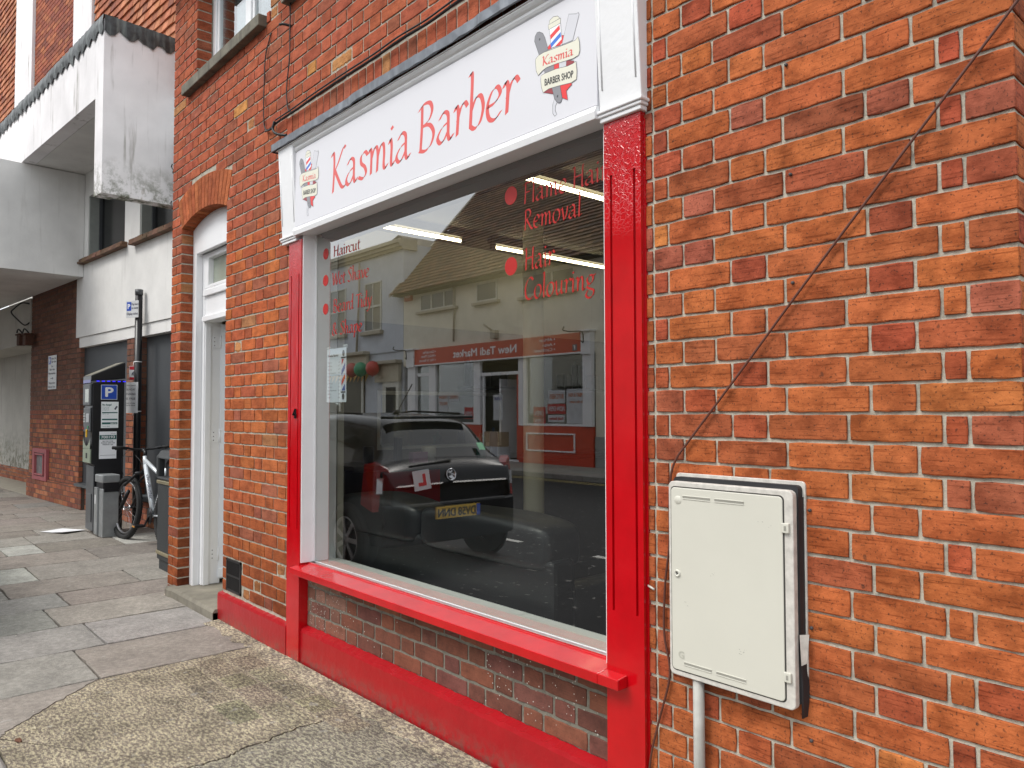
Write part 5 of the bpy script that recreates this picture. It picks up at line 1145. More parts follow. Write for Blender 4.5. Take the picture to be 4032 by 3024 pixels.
# black post with signs
ps = thing('sign_post', 'tall black metal post with cable ties standing behind the bicycle', 'post', (-8.42, .735, 0))
mb = MB(); mb.tube([(-8.42, .735, -.02), (-8.42, .735, 2.80)], .041, 20); mb.build('pole', m_black, ps); mb = MB(); mb.tube([(-8.42, .735, 2.80), (-8.42, .735, 2.865)], .045, 20); mb.build('cap', m_tmg, ps)
for z in (1.99, 1.395): mb = MB(); mb.lathe([(.0415, z - .006), (.044, z - .006), (.044, z + .006), (.0415, z + .006)], Matrix.Translation((-8.42, .735, 0)), 20); mb.tube([(-8.42, .688, z), (-8.41, .68, z - .05)], .003, 5); mb.build('cable_tie', MATS['sign_letter_white'], ps)
def plate_at(cx_, cy_, z0, W, ang): return Matrix.Translation((cx_ - math.cos(ang) * W / 2, cy_ - math.sin(ang) * W / 2, z0)) @ Matrix.Rotation(ang, 4, 'Z')
sign_plate('parking_plate', 'small weathered parking plate reading Pay here at meter, near the top of the black post', .20, .205, plate_at(-8.435, .665, 2.52, .20, R(26)), [('Pay here', .148, .150, .026, .11, 'C'), ('at meter', .148, .105, .026, .11, 'C'), ('Display ticket', .105, .035, .028, .18, 'C')], (.012, .085, .085, .19), .006)
dm = plate_at(-8.44, .688, 1.77, .10, R(45)); dsn = sign_plate('dog_fouling_sign', 'small red and white dog fouling sticker halfway up the black post', .10, .17, dm, [], None)
q = MB(); q.box(.005, .095, -.0012, -.0005, .125, .165, dm); q.box(.005, .095, -.0012, -.0005, .005, .035, dm); q.build('red_band', mat('sticker_red', (.45, .015, .03), .5), dsn)
q = MB()
for pts in ([(.03, .06), (.036, .085), (.05, .10), (.068, .112), (.07, .105), (.058, .09), (.055, .07), (.062, .055), (.05, .058), (.045, .075), (.04, .055)], [(.066, .114), (.07, .122), (.080, .112), (.078, .107)]): q.prism(pts, -.0018, -.0008, lambda a, b, d: dm @ Vector((a, d, b)))
q.build('dog_symbol', m_ink, dsn)
nm = plate_at(-8.44, .680, 1.375, .185, R(38)); nt_ = thing('parking_notice', 'curled white paper notice about Sunday parking tied to the black post', 'notice', nm.translation)
q = MB(); vs = []
for i in range(9): a = i / 8; vs += [nm @ Vector((.185 * a, .018 * math.cos(a * 3.1), 0)), nm @ Vector((.185 * a, .018 * math.cos(a * 3.1), .37))]
q.add(vs, [(2 * i, 2 * i + 2, 2 * i + 3, 2 * i + 1) for i in range(8)], None, True); q.build('sheet', MATS['white_paper'], nt_)
q = MB(); ux = nm.to_3x3() @ Vector((1, 0, 0)); nn = nm.to_3x3() @ Vector((0, -1, 0))
for s_, z, h in (('Wilts Council', .325, .014), ('SUNDAY', .27, .024), ('PARKING', .215, .024), ('IS FREE', .16, .024), ('FROM 1ST APRIL', .11, .013), ('EXTRA SPACES', .085, .013)): text(q, s_, nm @ Vector((.0925, -.021, z)), ux, Z, h, .12, 'C', nrm=nn, bold=.0004)
q.build('lettering', m_ink, nt_)
# litter bin
lb = thing('litter_bin', 'dark grey litter bin with two gold bands against the brick corner', 'litter bin', (-5.62, .4, 0))
m_lb = mat('textured_grey_plastic', (.028, .031, .033), .6, var=.2, bmp=.5, bs=160); m_gold = mat('gold_band', (.36, .31, .19), .35, .6)
LX0, LX1, LY0, LY1 = -5.83, -5.42, .192, .62
def rbox(name, x0, x1, y0, y1, z0, z1, m_, par, r_=.045): b_ = MB(); b_.prism(rrect(x0, x1, y0, y1, r_), z0, z1, lambda a, b, d: Vector((a, b, d))); return b_.build(name, m_, par, .004)
rbox('base', LX0 + .02, LX1 - .02, LY0 + .02, LY1 - .02, 0, .09, m_lb, lb); rbox('body', LX0 + .006, LX1 - .006, LY0 + .006, LY1 - .006, .09, .77, m_lb, lb)
rbox('band', LX0 - .004, LX1 + .004, LY0 - .004, LY1 + .004, .135, .165, m_gold, lb, .05); rbox('band', LX0 - .004, LX1 + .004, LY0 - .004, LY1 + .004, .755, .785, m_gold, lb, .05)
mb = MB()
for x0, x1, y0, y1 in [(LX0, LX0 + .06, LY0, LY0 + .06), (LX1 - .05, LX1, LY0, LY0 + .05), (LX0, LX0 + .06, LY1 - .06, LY1), (LX1 - .05, LX1, LY1 - .05, LY1)]: mb.box(x0, x1, y0, y1, .786, 1.0)
mb.box(LX0, LX1, LY0, LY1, .786, .815); mb.build('hood_frame', m_lb, lb, .012)
mb = MB(); mb.prism([(LY0 - .005, .975), (LY0 + .04, 1.045), (LY1 - .04, 1.045), (LY1 + .005, .975)], LX0 - .005, LX1 + .005, lambda a, b, d: Vector((d, a, b))); mb.build('hood', m_lb, lb, .015)
rbox('liner', LX0 + .06, LX1 - .06, LY0 + .06, LY1 - .06, .80, .93, m_dark, lb)
mb = MB()
for i in range(3): mb.box(LX1 - .0055, LX1 - .004, LY0 + .19 + i * .022, LY0 + .20 + i * .022, .66 - .01 * i, .70)
mb.build('litter_symbol', m_tmg, lb)
# bicycle: front wheel at left, leaning on the wall
bk = thing('bicycle', 'silver mountain bike with black bars and knobbly tyres leaning behind the litter bin', 'bicycle', (-7.72, .45, 0))
m_tyre = mat('tyre_rubber', (.018, .018, .018), .85, bmp=.3); m_alu = mat('brushed_aluminium', (.72, .76, .79), .3, .35, var=.05); m_bblk = mat('black_alloy', (.015, .015, .017), .35, .3)
d_ = Vector((math.cos(R(8)), math.sin(R(8)), 0)); lean = R(5)
FWc = Vector((-7.73, .452, .335)); up_ = Vector((0, math.sin(lean), math.cos(lean)))
def BP(s, h, lat=0): # s along bike from the front hub to the rear, h height above hub, lat sideways towards the wall
    return FWc + d_ * s + up_ * h + Vector((-d_.y, d_.x, 0)) * lat
def wheel(c, ax, par_name, k_):
    A = ax.normalized(); q_ = Vector((0, 0, 1)).rotation_difference(A).to_matrix().to_4x4(); Mw = Matrix.Translation(c) @ q_
    w_ = MB(); w_.lathe([(.290 + .030 * 1 + .028 * math.cos(a), .030 * math.sin(a)) for a in [i * math.pi / 5 for i in range(11)]], Mw, 56)
    nk = 72
    for i in range(nk): # tread blocks
        a = 2 * math.pi * i / nk
        for s_ in (-1, 1):
            Mt = Mw @ Matrix.Rotation(a + s_ * .02, 4, 'Z'); w_.box(.336, .3445, -.008, .006, s_ * .014 - .010, s_ * .014 + .010, Mt)
    wo_ = w_.build('wheel', m_tyre, bk)
    w_ = MB(); w_.lathe([(.270, -.011), (.284, -.012), (.284, .012), (.270, .011), (.270, -.011)], Mw, 56); w_.build('rim', mat('black_rim', (.30, .30, .31), .3, .8), wo_)
    w_ = MB()
    for i in range(28):
        a = 2 * math.pi * i / 28; s_ = 1 if i % 2 else -1
        w_.tube([Mw @ Vector((.024 * math.cos(a + 1.2 * s_), .024 * math.sin(a + 1.2 * s_), .028 * s_)), Mw @ Vector((.272 * math.cos(a), .272 * math.sin(a), 0))], .0011, 4, False)
    w_.build('spokes', m_chrome, wo_)
    w_ = MB(); w_.tube([Mw @ Vector((0, 0, -.05)), Mw @ Vector((0, 0, .05))], .014, 10); w_.lathe([(.024, -.03), (.024, -.026), (.012, -.024)], Mw, 14); w_.lathe([(.012, .024), (.024, .026), (.024, .03)], Mw, 14); w_.tube([Mw @ Vector((0, 0, -.062)), Mw @ Vector((.012, .03, -.064))], .004, 6); w_.build('hub', m_chrome, wo_)
steer = R(8); dirw = Vector((math.cos(steer), math.sin(steer), 0)); axw = dirw.cross(up_)
wheel(FWc, axw, 0, 0); rc = BP(1.06, 0); wheel(rc, d_.cross(up_), 0, 0)
HT0, HT1 = BP(.355, .455), BP(.315, .575); BBp = BP(.665, -.03); ST = BP(.84, .47); 
mb = MB(); mb.tube([HT0, HT1], .021, 12); mb.tube([HT0 + up_ * .03, BBp], [.025, .027], 14); mb.tube([HT1 - up_ * .03, BP(.80, .36)], .020, 12); mb.tube([BBp, ST], .016, 12)
for s_ in (-1, 1): mb.tube([BBp + Vector((0, s_ * .02, 0)), rc + Vector((0, s_ * .06, 0))], .010, 8); mb.tube([BP(.80, .36), rc + Vector((0, s_ * .06, 0))], .008, 8)
mb.tube([BBp - Vector((0, .035, 0)), BBp + Vector((0, .035, 0))], .021, 12); fr_ = mb.build('frame', m_alu, bk)
t = MB(); dv = (BBp - (HT0 + up_ * .03)); q0 = HT0 + up_ * .03 + dv * .22; camdir = (Vector((1.4, -1.94, 1.2)) - q0).normalized(); sd_ = (camdir - dv.normalized() * camdir.dot(dv.normalized())).normalized(); ml = dv.normalized().cross(sd_)
text(t, 'claudbutler', q0 + sd_ * .0275 + ml * .012, dv, -ml, .032, .29, nrm=sd_, bold=.0015); t.build('lettering', m_ink, fr_)
mb = MB() # fork
crown = BP(.285, .385)
for s_ in (-1, 1):
    off_ = axw.normalized() * .058 * s_
    mb.tube([crown + off_ * .9, FWc + off_ + up_ * .20 + (crown - FWc) * .12], .014, 10); mb.tube([FWc + off_ + (crown - FWc) * .5, FWc + off_ + up_ * .0], .019, 10)
mb.tube([crown + axw.normalized() * .07, crown + up_ * .012, crown - axw.normalized() * .07], .018, 8); mb.tube([crown, HT0], .017, 10)
mb.build('fork', m_bblk, bk)
mb = MB(); stem0 = HT1 + up_ * .03; cl_ = stem0 + Vector((-.07, -.005, .045)); mb.tube([HT1, stem0 + up_ * .03], .019, 10); mb.tube([stem0 + up_ * .015, cl_], .019, 10); mb.build('stem', m_bblk, bk)
bd = Vector((-.10, -.995, 0)); mb = MB()
mb.tube(cr([cl_ + bd * .30 + Vector((.05, 0, .025)), cl_ + bd * .17 + Vector((.02, 0, .02)), cl_ + bd * .08, cl_ - bd * .08, cl_ - bd * .17 + Vector((.02, 0, .02)), cl_ - bd * .27 + Vector((.05, 0, .025))], 5), .0125, 10); hb_ = mb.build('handlebar', m_bblk, bk)
for s_ in (-1, 1):
    g0 = cl_ + bd * .19 * s_ + Vector((.025, 0, .02)); g1 = cl_ + bd * (.31 if s_ > 0 else .28) * s_ + Vector((.05, 0, .026)); mb = MB(); mb.tube([g0, g1], .017, 12); mb.build('grip', m_tyre, hb_)
    mb = MB(); lp = cl_ + bd * .15 * s_ + Vector((-.02, 0, .01)); mb.tube([lp, lp + bd * .11 * s_ + Vector((-.035, 0, -.01))], .006, 6); mb.tube([lp + Vector((.01, 0, 0)), lp + bd * .03 * s_], .014, 8); mb.build('brake_lever', m_bblk, hb_)
mb = MB(); mb.tube(cr([cl_ + bd * .12, cl_ + bd * .16 + Vector((-.16, 0, -.10)), cl_ + bd * .12 + Vector((-.22, 0, -.30)), crown + Vector((-.07, -.04, .06))], 6), .0028, 5); mb.tube(cr([cl_ + bd * .1, cl_ + bd * .05 + Vector((-.12, 0, -.06)), HT0 + Vector((-.09, -.02, .06)), HT0 + Vector((0, -.03, 0))], 6), .0028, 5)
mb.build('brake_cable', m_black, bk)
mb = MB(); mb.tube([BBp - Vector((0, .045, 0)), BBp + Vector((-.10, -.055, -.105))], .011, 8); mb.tube([BBp + Vector((0, .045, 0)), BBp + Vector((.1, .055, .105))], .011, 8); mb.lathe([(.02, 0), (.085, 0), (.085, .004), (.02, .004)], Matrix.Translation(BBp - Vector((0, .038, 0))) @ Matrix.Rotation(R(90), 4, 'X'), 30); cs_ = mb.build('crankset', m_bblk, bk)
for pv_, sy in ((BBp + Vector((-.105, -.062, -.11)), -1), (BBp + Vector((.105, .062, .11)), 1)):
    mb = MB(); mb.box(-.05, .05, (-.10 if sy < 0 else 0), (0 if sy < 0 else .10), -.012, .012, Matrix.Translation(pv_)); pd = mb.build('pedal', m_bblk, bk, .004); mb = MB(); mb.box(-.035, .035, -.108 if sy < 0 else .101, -.101 if sy < 0 else .108, -.007, .007, Matrix.Translation(pv_)); mb.build('reflector', mat('amber_reflector', (.6, .25, .02), .3), pd)
mb = MB(); mb.tube([ST, ST + (ST - BBp).normalized() * .14], .0135, 10); mb.build('seat_post', m_bblk, bk); sp_ = ST + (ST - BBp).normalized() * .16
mb = MB(); mb.box(-.14, .13, -.065, .065, -.015, .035, Matrix.Translation(sp_)); 
for i, p in enumerate(mb.v):
    if p[0] < sp_.x: mb.v[i] = (p[0], sp_.y + (p[1] - sp_.y) * .25, p[2])
mb.build('saddle', m_leather, bk, .02, 3)
# ================= ACROSS THE STREET (seen mirrored in the shop window) =================
OY = -11.86
def O(name, m_, x0, x1, d0, d1, z0, z1, par, bev=0): # d measured from the facade, positive towards the street
    return box(name, m_, x0, x1, OY + d0, OY + d1, z0, z1, par, bev)
oU, oN = (-1, 0, 0), (0, 1, 0)
def otext(q, s_, xr, z, h, width, d=.03, al='L', bold=.005): text(q, s_, (xr, OY + d, z), oU, (0, 0, 1), h, width, al, nrm=oN, bold=bold)
m_cr = render_mat('cream_render', (.72, .69, .58), (.30, .26, .18), .25); m_bg = render_mat('blue_grey_render', (.55, .59, .65), (.25, .25, .25), .25)
m_owh = mat('far_white_paint', (.78, .79, .81), .5, var=.05); m_or = mat('orange_red_sign', (.52, .060, .018), .45, var=.05); m_orp = mat('orange_red_paint', (.50, .045, .015), .4, var=.1)
m_wdk = mat('far_window_glass', (.06, .065, .06), .12, var=.3, vs=2); m_win = mat('far_shop_interior', (.085, .08, .055), .5, var=.5, vs=1.2); m_rt = attr_mat('clay_roof_tile', stain=.35, speck=.15, scratch=.0, spk_scale=20)
m_stn = mat('stone_moulding', (.42, .38, .30), .8, var=.15); m_wfr = mat('far_window_frame', (.62, .62, .56), .5)
mk = thing('market_building', 'cream building with tiled roof and orange market shopfront, reflected in the window', 'building', (-15, OY, 0))
O('wall', m_cr, -19.78, -5.5, -.3, 0, 2.86, 5.55, mk); O('wall', m_cr, -11.25, -5.5, -.3, 0, .75, 2.86, mk); O('wall_base', mat('grey_wall_base', (.28, .29, .28), .85), -11.25, -5.5, -.3, .03, -.02, .75, mk)
O('shop_interior', m_win, -19.3, -11.3, -1.2, -1.15, 0, 2.86, mk); O('side_wall', m_cr, -19.78, -19.5, -8, -.3, -.1, 5.5, mk); O('shop_floor', m_win, -19.3, -11.3, -1.2, -.2, -.02, .02, mk); O('shop_ceiling', m_win, -19.3, -11.3, -1.2, -.2, 2.8, 2.85, mk)
# roof with individual courses
mb = MB(); random.seed(8); th = R(48); ux_, uy_, uz_ = Vector((1, 0, 0)), Vector((0, -math.cos(th), math.sin(th))), None; nrm_ = Vector((0, math.sin(th), math.cos(th)))
E0 = Vector((-20.05, OY + .38, 5.22)); ch = .17; nrow = 34
for r_ in range(nrow):
    x = -20.05 + (.12 if r_ % 2 else 0)
    while x < -5.4:
        wd = .24 if x > -18 or True else .24; c = jcol(random.choice([(.17, .09, .055), (.20, .11, .065), (.13, .075, .05), (.22, .13, .08), (.11, .07, .055)]), .2); sag = .012 * math.sin(x * 1.7 + r_ * .3)
        a = Vector((x, 0, 0)); lo = E0 + uy_ * (r_ * ch) + nrm_ * (.045 + sag + random.uniform(0, .012)); hi = E0 + uy_ * ((r_ + 1) * ch + .03) + nrm_ * (.012 + sag); l2 = E0 + uy_ * (r_ * ch) + nrm_ * .0
        q = [Vector((x, lo.y, lo.z)), Vector((x + wd - .008, lo.y, lo.z)), Vector((x + wd - .008, hi.y, hi.z)), Vector((x, hi.y, hi.z)), Vector((x, l2.y, l2.z)), Vector((x + wd - .008, l2.y, l2.z))]
        mb.add(q, [(0, 1, 2, 3), (4, 5, 1, 0)], (*c, random.random())); x += wd
mb.build('roof', m_rt, mk)
mb = MB(); mb.prism([(OY + .36, 5.17), (OY - 4.2, 10.2), (OY - 8.6, 5.2)], -19.95, -5.4, lambda a, b, d: Vector((d, a, b))); mb.build('roof_core', m_dark, mk)
mb = MB(); mb.prism([(OY + .40, 5.15), (OY + .40, 5.24), (OY - 4.2, 10.40), (OY - 4.2, 10.22)], -20.08, -19.96, lambda a, b, d: Vector((d, a, b))); mb.build('verge_board', m_stn, mk)
def casement(x0, x1, z0, z1, bars, par, sill=True, rec=.06):
    w_ = MB(); e = .055
    w_.box(x0, x0 + e, OY - .02, OY + .03, z0, z1); w_.box(x1 - e, x1, OY - .02, OY + .03, z0, z1); w_.box(x0 + e, x1 - e, OY - .02, OY + .03, z1 - e, z1); w_.box(x0 + e, x1 - e, OY - .02, OY + .03, z0, z0 + e)
    for b in bars: w_.box(b - .03, b + .03, OY - .02, OY + .032, z0 + e, z1 - e)
    f = w_.build('window', m_wfr, par); O('pane', m_wdk, x0 + e, x1 - e, .004, .010, z0 + e, z1 - e, f)
    if sill: O('sill', m_stn, x0 - .12, x1 + .12, .0, .12, z0 - .09, z0 - .004, f, .01)
    return f
casement(-18.79, -16.93, 4.58, 5.14, [-18.17, -17.50], mk); casement(-15.92, -14.97, 4.56, 5.14, [], mk); casement(-13.91, -11.92, 4.50, 5.10, [-12.75], mk)
mb = MB(); mb.tube([(-16.96, OY + .06, 5.2), (-16.96, OY + .06, 3.5)], .03, 8); mb.build('downpipe', m_stn, mk)
t = thing('alarm_box', 'small red alarm box high on the reflected cream wall under the eave', 'alarm', (-19.42, OY, 5.1)); O('cover', mat('alarm_red', (.5, .05, .03), .5), -19.60, -19.23, .001, .10, 5.0, 5.26, t, .01)
q = MB(); text(q, 'ALARM', (-19.27, OY + .1015, 5.10), oU, (0, 0, 1), .07, .28, nrm=oN, bold=.002); q.build('lettering', MATS['sign_letter_white'], t)
t = thing('flood_lamp', 'small angled lamp bracket on the cream wall above the market sign', 'lamp', (-15.2, OY, 3.7)); O('base', m_stn, -15.12, -14.92, .001, .16, 3.45, 3.68, t); mb = MB(); mb.tube([(-15.05, OY + .12, 3.66), (-15.25, OY + .30, 3.86)], .035, 6); mb.build('arm', m_stn, t)
# market shopfront
sb2 = O('sign_board', m_or, -19.12, -11.58, .02, .14, 2.87, 3.355, mk)
q = MB(); otext(q, 'New Tadi Market', -14.02, 3.00, .22, 2.85, .143, bold=.011); otext(q, 'Asian', -12.62, 3.075, .085, .37, .143, bold=.002); otext(q, 'African', -12.62, 3.205, .085, .50, .143, bold=.002); otext(q, 'Caribbean', -12.62, 2.945, .085, .70, .143, bold=.002)
otext(q, 'Groceries', -17.85, 3.205, .085, .62, .143, bold=.002); otext(q, 'Halal Meat', -17.85, 3.08, .085, .70, .143, bold=.002); otext(q, 'Hair & Beauty', -17.85, 2.95, .085, .82, .143, bold=.002)
for x in (-12.52, -17.76):
    for z in (3.245, 3.115, 2.985): q.add([(x - .022 + .022 * math.cos(i * .785), OY + .143, z + .022 * math.sin(i * .785)) for i in range(8)], [tuple(range(8))])
q.build('lettering', m_owh, sb2)
fbk = O('social_badge', mat('badge_grey', (.16, .16, .18), .5), -11.90, -11.74, .141, .146, 2.90, 3.06, sb2); q = MB(); otext(q, 'f', -11.79, 2.93, .11, .06, .148, bold=.006); q.build('lettering', m_owh, fbk)
mb = MB(); mb.lathe([(.055, 0), (.07, 0), (.07, .004), (.055, .004)], Matrix.Translation((-18.95, OY + .143, 2.97)) @ Matrix.Rotation(R(-90), 4, 'X'), 4); mb.build('social_badge', MATS['badge_grey'], sb2)
O('sign_trim', m_owh, -19.12, -11.58, .02, .16, 2.83, 2.868, mk)
for x0, x1 in [(-11.58, -11.28), (-19.35, -18.93)]: O('pilaster', m_owh, x0, x1, 0, .12, 1.0, 2.80, mk); O('sign_post', m_owh, x0, x1, 0, .18, 2.80, 3.36, mk); O('cornice', m_owh, x0 - .06, x1 + .05, .0, .24, 3.361, 3.40, mk)
for x0, x1, z0 in [(-14.01, -13.71, 1.0), (-15.97, -15.68, 1.0), (-18.22, -17.87, 1.0)]: O('mullion', m_owh, x0, x1, -.02, .08, z0, 2.83, mk)
O('door_transom', m_owh, -15.68, -14.01, -.02, .06, 2.40, 2.49, mk); O('side_transom', m_owh, -18.93, -18.22, -.02, .06, 2.50, 2.60, mk)
for x0, x1 in [(-13.71, -11.58), (-17.87, -15.97), (-18.93, -18.22)]: f = O('sash_rail', m_owh, x0, x1, -.02, .05, 1.0, 1.06, mk); O('shop_pane', m_glass2, x0, x1, .0, .006, 1.06, 2.83, f)
O('door_jamb', m_orp, -14.12, -14.02, -.02, .04, .05, 2.40, mk); O('door_jamb', m_owh, -15.60, -15.54, -.02, .04, .05, 2.40, mk); dl = O('open_door', m_owh, -15.02, -14.95, -1.0, -.1, .05, 2.3, mk)
for x0, x1 in [(-14.02, -11.28), (-19.3, -15.65)]: O('stall_riser', m_orp, x0, x1, -.02, .06, -.02, .995, mk)
O('threshold', m_owh, -15.65, -14.02, -.3, .02, -.02, .03, mk)
mb = MB()
for x0, x1, z0, z1 in [(-13.70, -11.89, .78, .815), (-13.70, -11.89, .33, .365), (-13.70, -13.665, .365, .78), (-11.925, -11.89, .365, .78)]: mb.box(x0, x1, OY + .061, OY + .09, z0, z1)
mb.build('panel_moulding', m_owh, mk)
m_p1 = mat('poster_white', (.50, .52, .55), .6); m_p2 = mat('poster_red', (.40, .03, .03), .6); m_p3 = mat('poster_orange', (.45, .15, .05), .6); m_p4 = mat('poster_blue', (.03, .05, .25), .6)
def wposter(x1, z1, W, H, texts, m0, m1, lab):
    t = thing('window_poster', lab, 'poster', (x1 - W / 2, OY, z1 - H)); O('sheet', m0, x1 - W, x1, .008, .012, z1 - H, z1, t)
    q = MB()
    for s_, a, b, h, wd in texts: otext(q, s_, x1 - a, z1 - b, h, wd, .0145, bold=.004)
    q.build('lettering', m1, t)
wposter(-11.62, 1.95, .62, .88, [('MEAT & FISH', .05, .20, .09, .5), ('in the store', .06, .36, .07, .45)], m_p1, m_p3, 'white and orange meat poster at the right end of the far market window')
wposter(-12.30, 1.93, .62, .34, [('BUTCHERS', .05, .22, .12, .5)], m_p1, m_p3, 'white butchers poster at the top of the far market window')
wposter(-12.28, 1.57, .66, .26, [('NOW OPEN', .04, .18, .12, .56)], m_p2, m_p1, 'red now open banner in the middle of the far market window')
wposter(-12.32, 1.28, .60, .18, [('Family Butchers', .05, .12, .07, .5)], m_p1, m_p2, 'thin white strip poster under the now open banner')
wposter(-13.02, 1.50, .46, .28, [('OPEN', .06, .23, .12, .34)], m_p2, m_p1, 'small red open sign, upper of two at the left of the far market window')
wposter(-13.02, 1.20, .46, .14, [('OPEN', .06, .11, .09, .34)], m_p2, m_p1, 'small red open sign low in the corner of the far market window')
wposter(-16.74, 1.97, .52, .30, [('OFFERS', .06, .2, .1, .4)], m_p1, m_p3, 'white offers poster in the middle far shop window, right one')
wposter(-17.28, 1.97, .52, .62, [('FRESH', .06, .2, .1, .4), ('FRUIT', .06, .4, .1, .4)], m_p1, m_p3, 'orange and white fruit poster in the middle far shop window, left one')
wposter(-16.05, 1.50, .44, .34, [('OPEN', .06, .24, .12, .32)], m_p2, m_p1, 'red open sign in the middle far shop window')
wposter(-14.75, 1.85, .40, .72, [('PRICE LIST', .04, .15, .07, .32)], m_p1, m_p4, 'pale price list on the far open shop door')
t = tag(O('cardboard_box', mat('cardboard', (.36, .26, .17), .8), -15.45, -14.78, -.25, .1, .39, .80, None), 'brown cardboard box in the doorway of the far market shop', 'box'); tag(O('crate', MATS['poster_white'], -15.48, -14.75, -.28, .12, .035, .385, None), 'white crate under the cardboard box in the far market doorway', 'crate')
def scroll(x, s_, lab): cable('bracket', [(x, OY + .25, 3.12), (x + s_ * .08, OY + .26, 3.08), (x + s_ * .1, OY + .3, 3.3), (x, OY + .3, 3.36), (x - s_ * .3, OY + .34, 3.37), (x - s_ * .48, OY + .4, 3.42), (x - s_ * .44, OY + .4, 3.50)], .016, m_cable, lab, 'bracket', 4)
scroll(-11.5, 1, 'curled iron sign bracket on the far market shopfront, right end of the sign'); scroll(-19.3, 1, 'curled iron sign bracket on the far market shopfront, left end of the sign')
# blue-grey building
bb = thing('rendered_building', 'blue grey building with sash windows, reflected at the left of the window', 'building', (-23, OY, 0))
O('wall', m_bg, -34, -19.80, -.5, 0, 3.40, 7.0, bb); O('wall', m_bg, -34, -19.80, -.5, -.05, -.05, 3.40, bb); O('return_wall', m_bg, -20.3, -19.80, -8, -.5, 5, 7.0, bb)
for d, z0, z1 in ((.10, 6.78, 6.86), (.22, 6.86, 6.96), (.32, 6.96, 7.06), (.16, 7.06, 7.14)): O('cornice', m_stn, -34, -19.72, -.5, d, z0, z1 - .001, bb)
mb = MB(); mb.prism([(-25.6, 7.14), (-22.6, 8.0), (-20.9, 7.14)], OY - 5, OY - 1.6, lambda a, b, d: Vector((a, d, b))); mb.prism([(-22.4, 7.14), (-19.0, 8.8), (-14.2, 7.14)], OY - 9, OY - 6.2, lambda a, b, d: Vector((a, d, b))); mb.build('roof', mat('slate_roof', (.10, .085, .07), .85, var=.3, vs=5), bb)
def sash(x0, x1, z0, z1):
    w_ = MB(); w_.box(x0 - .0, x1, OY + .001, OY + .006, z0, z1); f = w_.build('window', m_wdk, bb); w_ = MB(); e = .05
    w_.box(x0, x0 + e, OY + .007, OY + .04, z0, z1); w_.box(x1 - e, x1, OY + .007, OY + .04, z0, z1); w_.box(x0 + e, x1 - e, OY + .007, OY + .04, z1 - e, z1); w_.box(x0 + e, x1 - e, OY + .007, OY + .04, z0, z0 + e); w_.box(x0 + e, x1 - e, OY + .007, OY + .045, (z0 + z1) / 2 - .03, (z0 + z1) / 2 + .03)
    xm = (x0 + x1) / 2; w_.box(xm - .015, xm + .015, OY + .007, OY + .035, z0 + e, (z0 + z1) / 2 - .031); w_.box(xm - .015, xm + .015, OY + .007, OY + .035, (z0 + z1) / 2 + .031, z1 - e); w_.build('frame', m_wfr, f); O('sill', m_stn, x0 - .12, x1 + .12, 0, .16, z0 - .13, z0 - .002, f, .01)
    O('curtain', mat('pale_blind', (.30, .29, .24), .9), xm, x1 - e, .0061, .0068, z0 + e, z1 - e, f)
sash(-24.82, -23.6, 4.25, 5.95); sash(-22.25, -21.14, 4.19, 5.92); sash(-27.4, -26.2, 4.25, 5.95)
mb = MB(); mb.tube([(-22.5, OY + .10, 6.7), (-22.5, OY + .10, 5.5), (-22.7, OY + .08, 3.5)], .04, 8); mb.build('downpipe', m_stn, bb)
for x0, x1, zt in ((-28.5, -21.9, 3.50), (-21.45, -19.85, 3.10)): O('shop_cornice', m_stn, x0, x1, 0, .28, zt - .12, zt, bb, .02); O('shop_frieze', mat('stone_frieze', (.50, .46, .36), .8), x0 + .06, x1 - .06, 0, .12, zt - .72, zt - .121, bb)
O('shop_window', m_win, -28.3, -22.3, -.04, .0, .6, 2.75, bb); O('shop_stall', m_stn, -28.3, -22.0, -.04, .05, -.05, .6, bb); O('door_case', m_wfr, -20.95, -19.95, -.04, .08, -.05, 2.45, bb); O('door', m_dark, -20.72, -20.12, .081, .09, .05, 2.2, bb)
for x in (-27, -25.5, -24, -22.4): O('mullion', m_wfr, x, x + .09, .001, .05, .6, 2.76, bb)
for i, (x, c, lab) in enumerate([(-22.5, (.5, .12, .10), 'round red balloon over the far shop window, left of the green one'), (-21.9, (.05, .30, .15), 'round green balloon between two red ones over the far shop'), (-21.1, (.5, .05, .04), 'round red balloon nearest the far doorway')]):
    mb = MB(); mb.lathe([(.24 * math.sin(a), -.26 * math.cos(a)) for a in [j * math.pi / 8 for j in range(9)]], Matrix.Translation((x, OY + .38, 2.85)), 16); mb.lathe([(0, 0), (.03, -.03), (0, -.04)], Matrix.Translation((x, OY + .38, 2.60)), 8); tag(mb.build('balloon', mat('balloon%d' % i, c, .35)), lab, 'balloon', 'balloons over the far shop')
aw = MB()
for i in range(14): x = -25.6 + i * .27; aw.add([(x, OY + .05, 2.72), (x + .25, OY + .05, 2.72), (x + .125, OY + .16, 2.42)], [(0, 1, 2)], None)
aw2 = aw; tag(aw2.build('bunting', mat('yellow_bunting', (.48, .27, .05), .7)), 'string of yellow pennant bunting hanging below the far stone shop cornice', 'bunting')

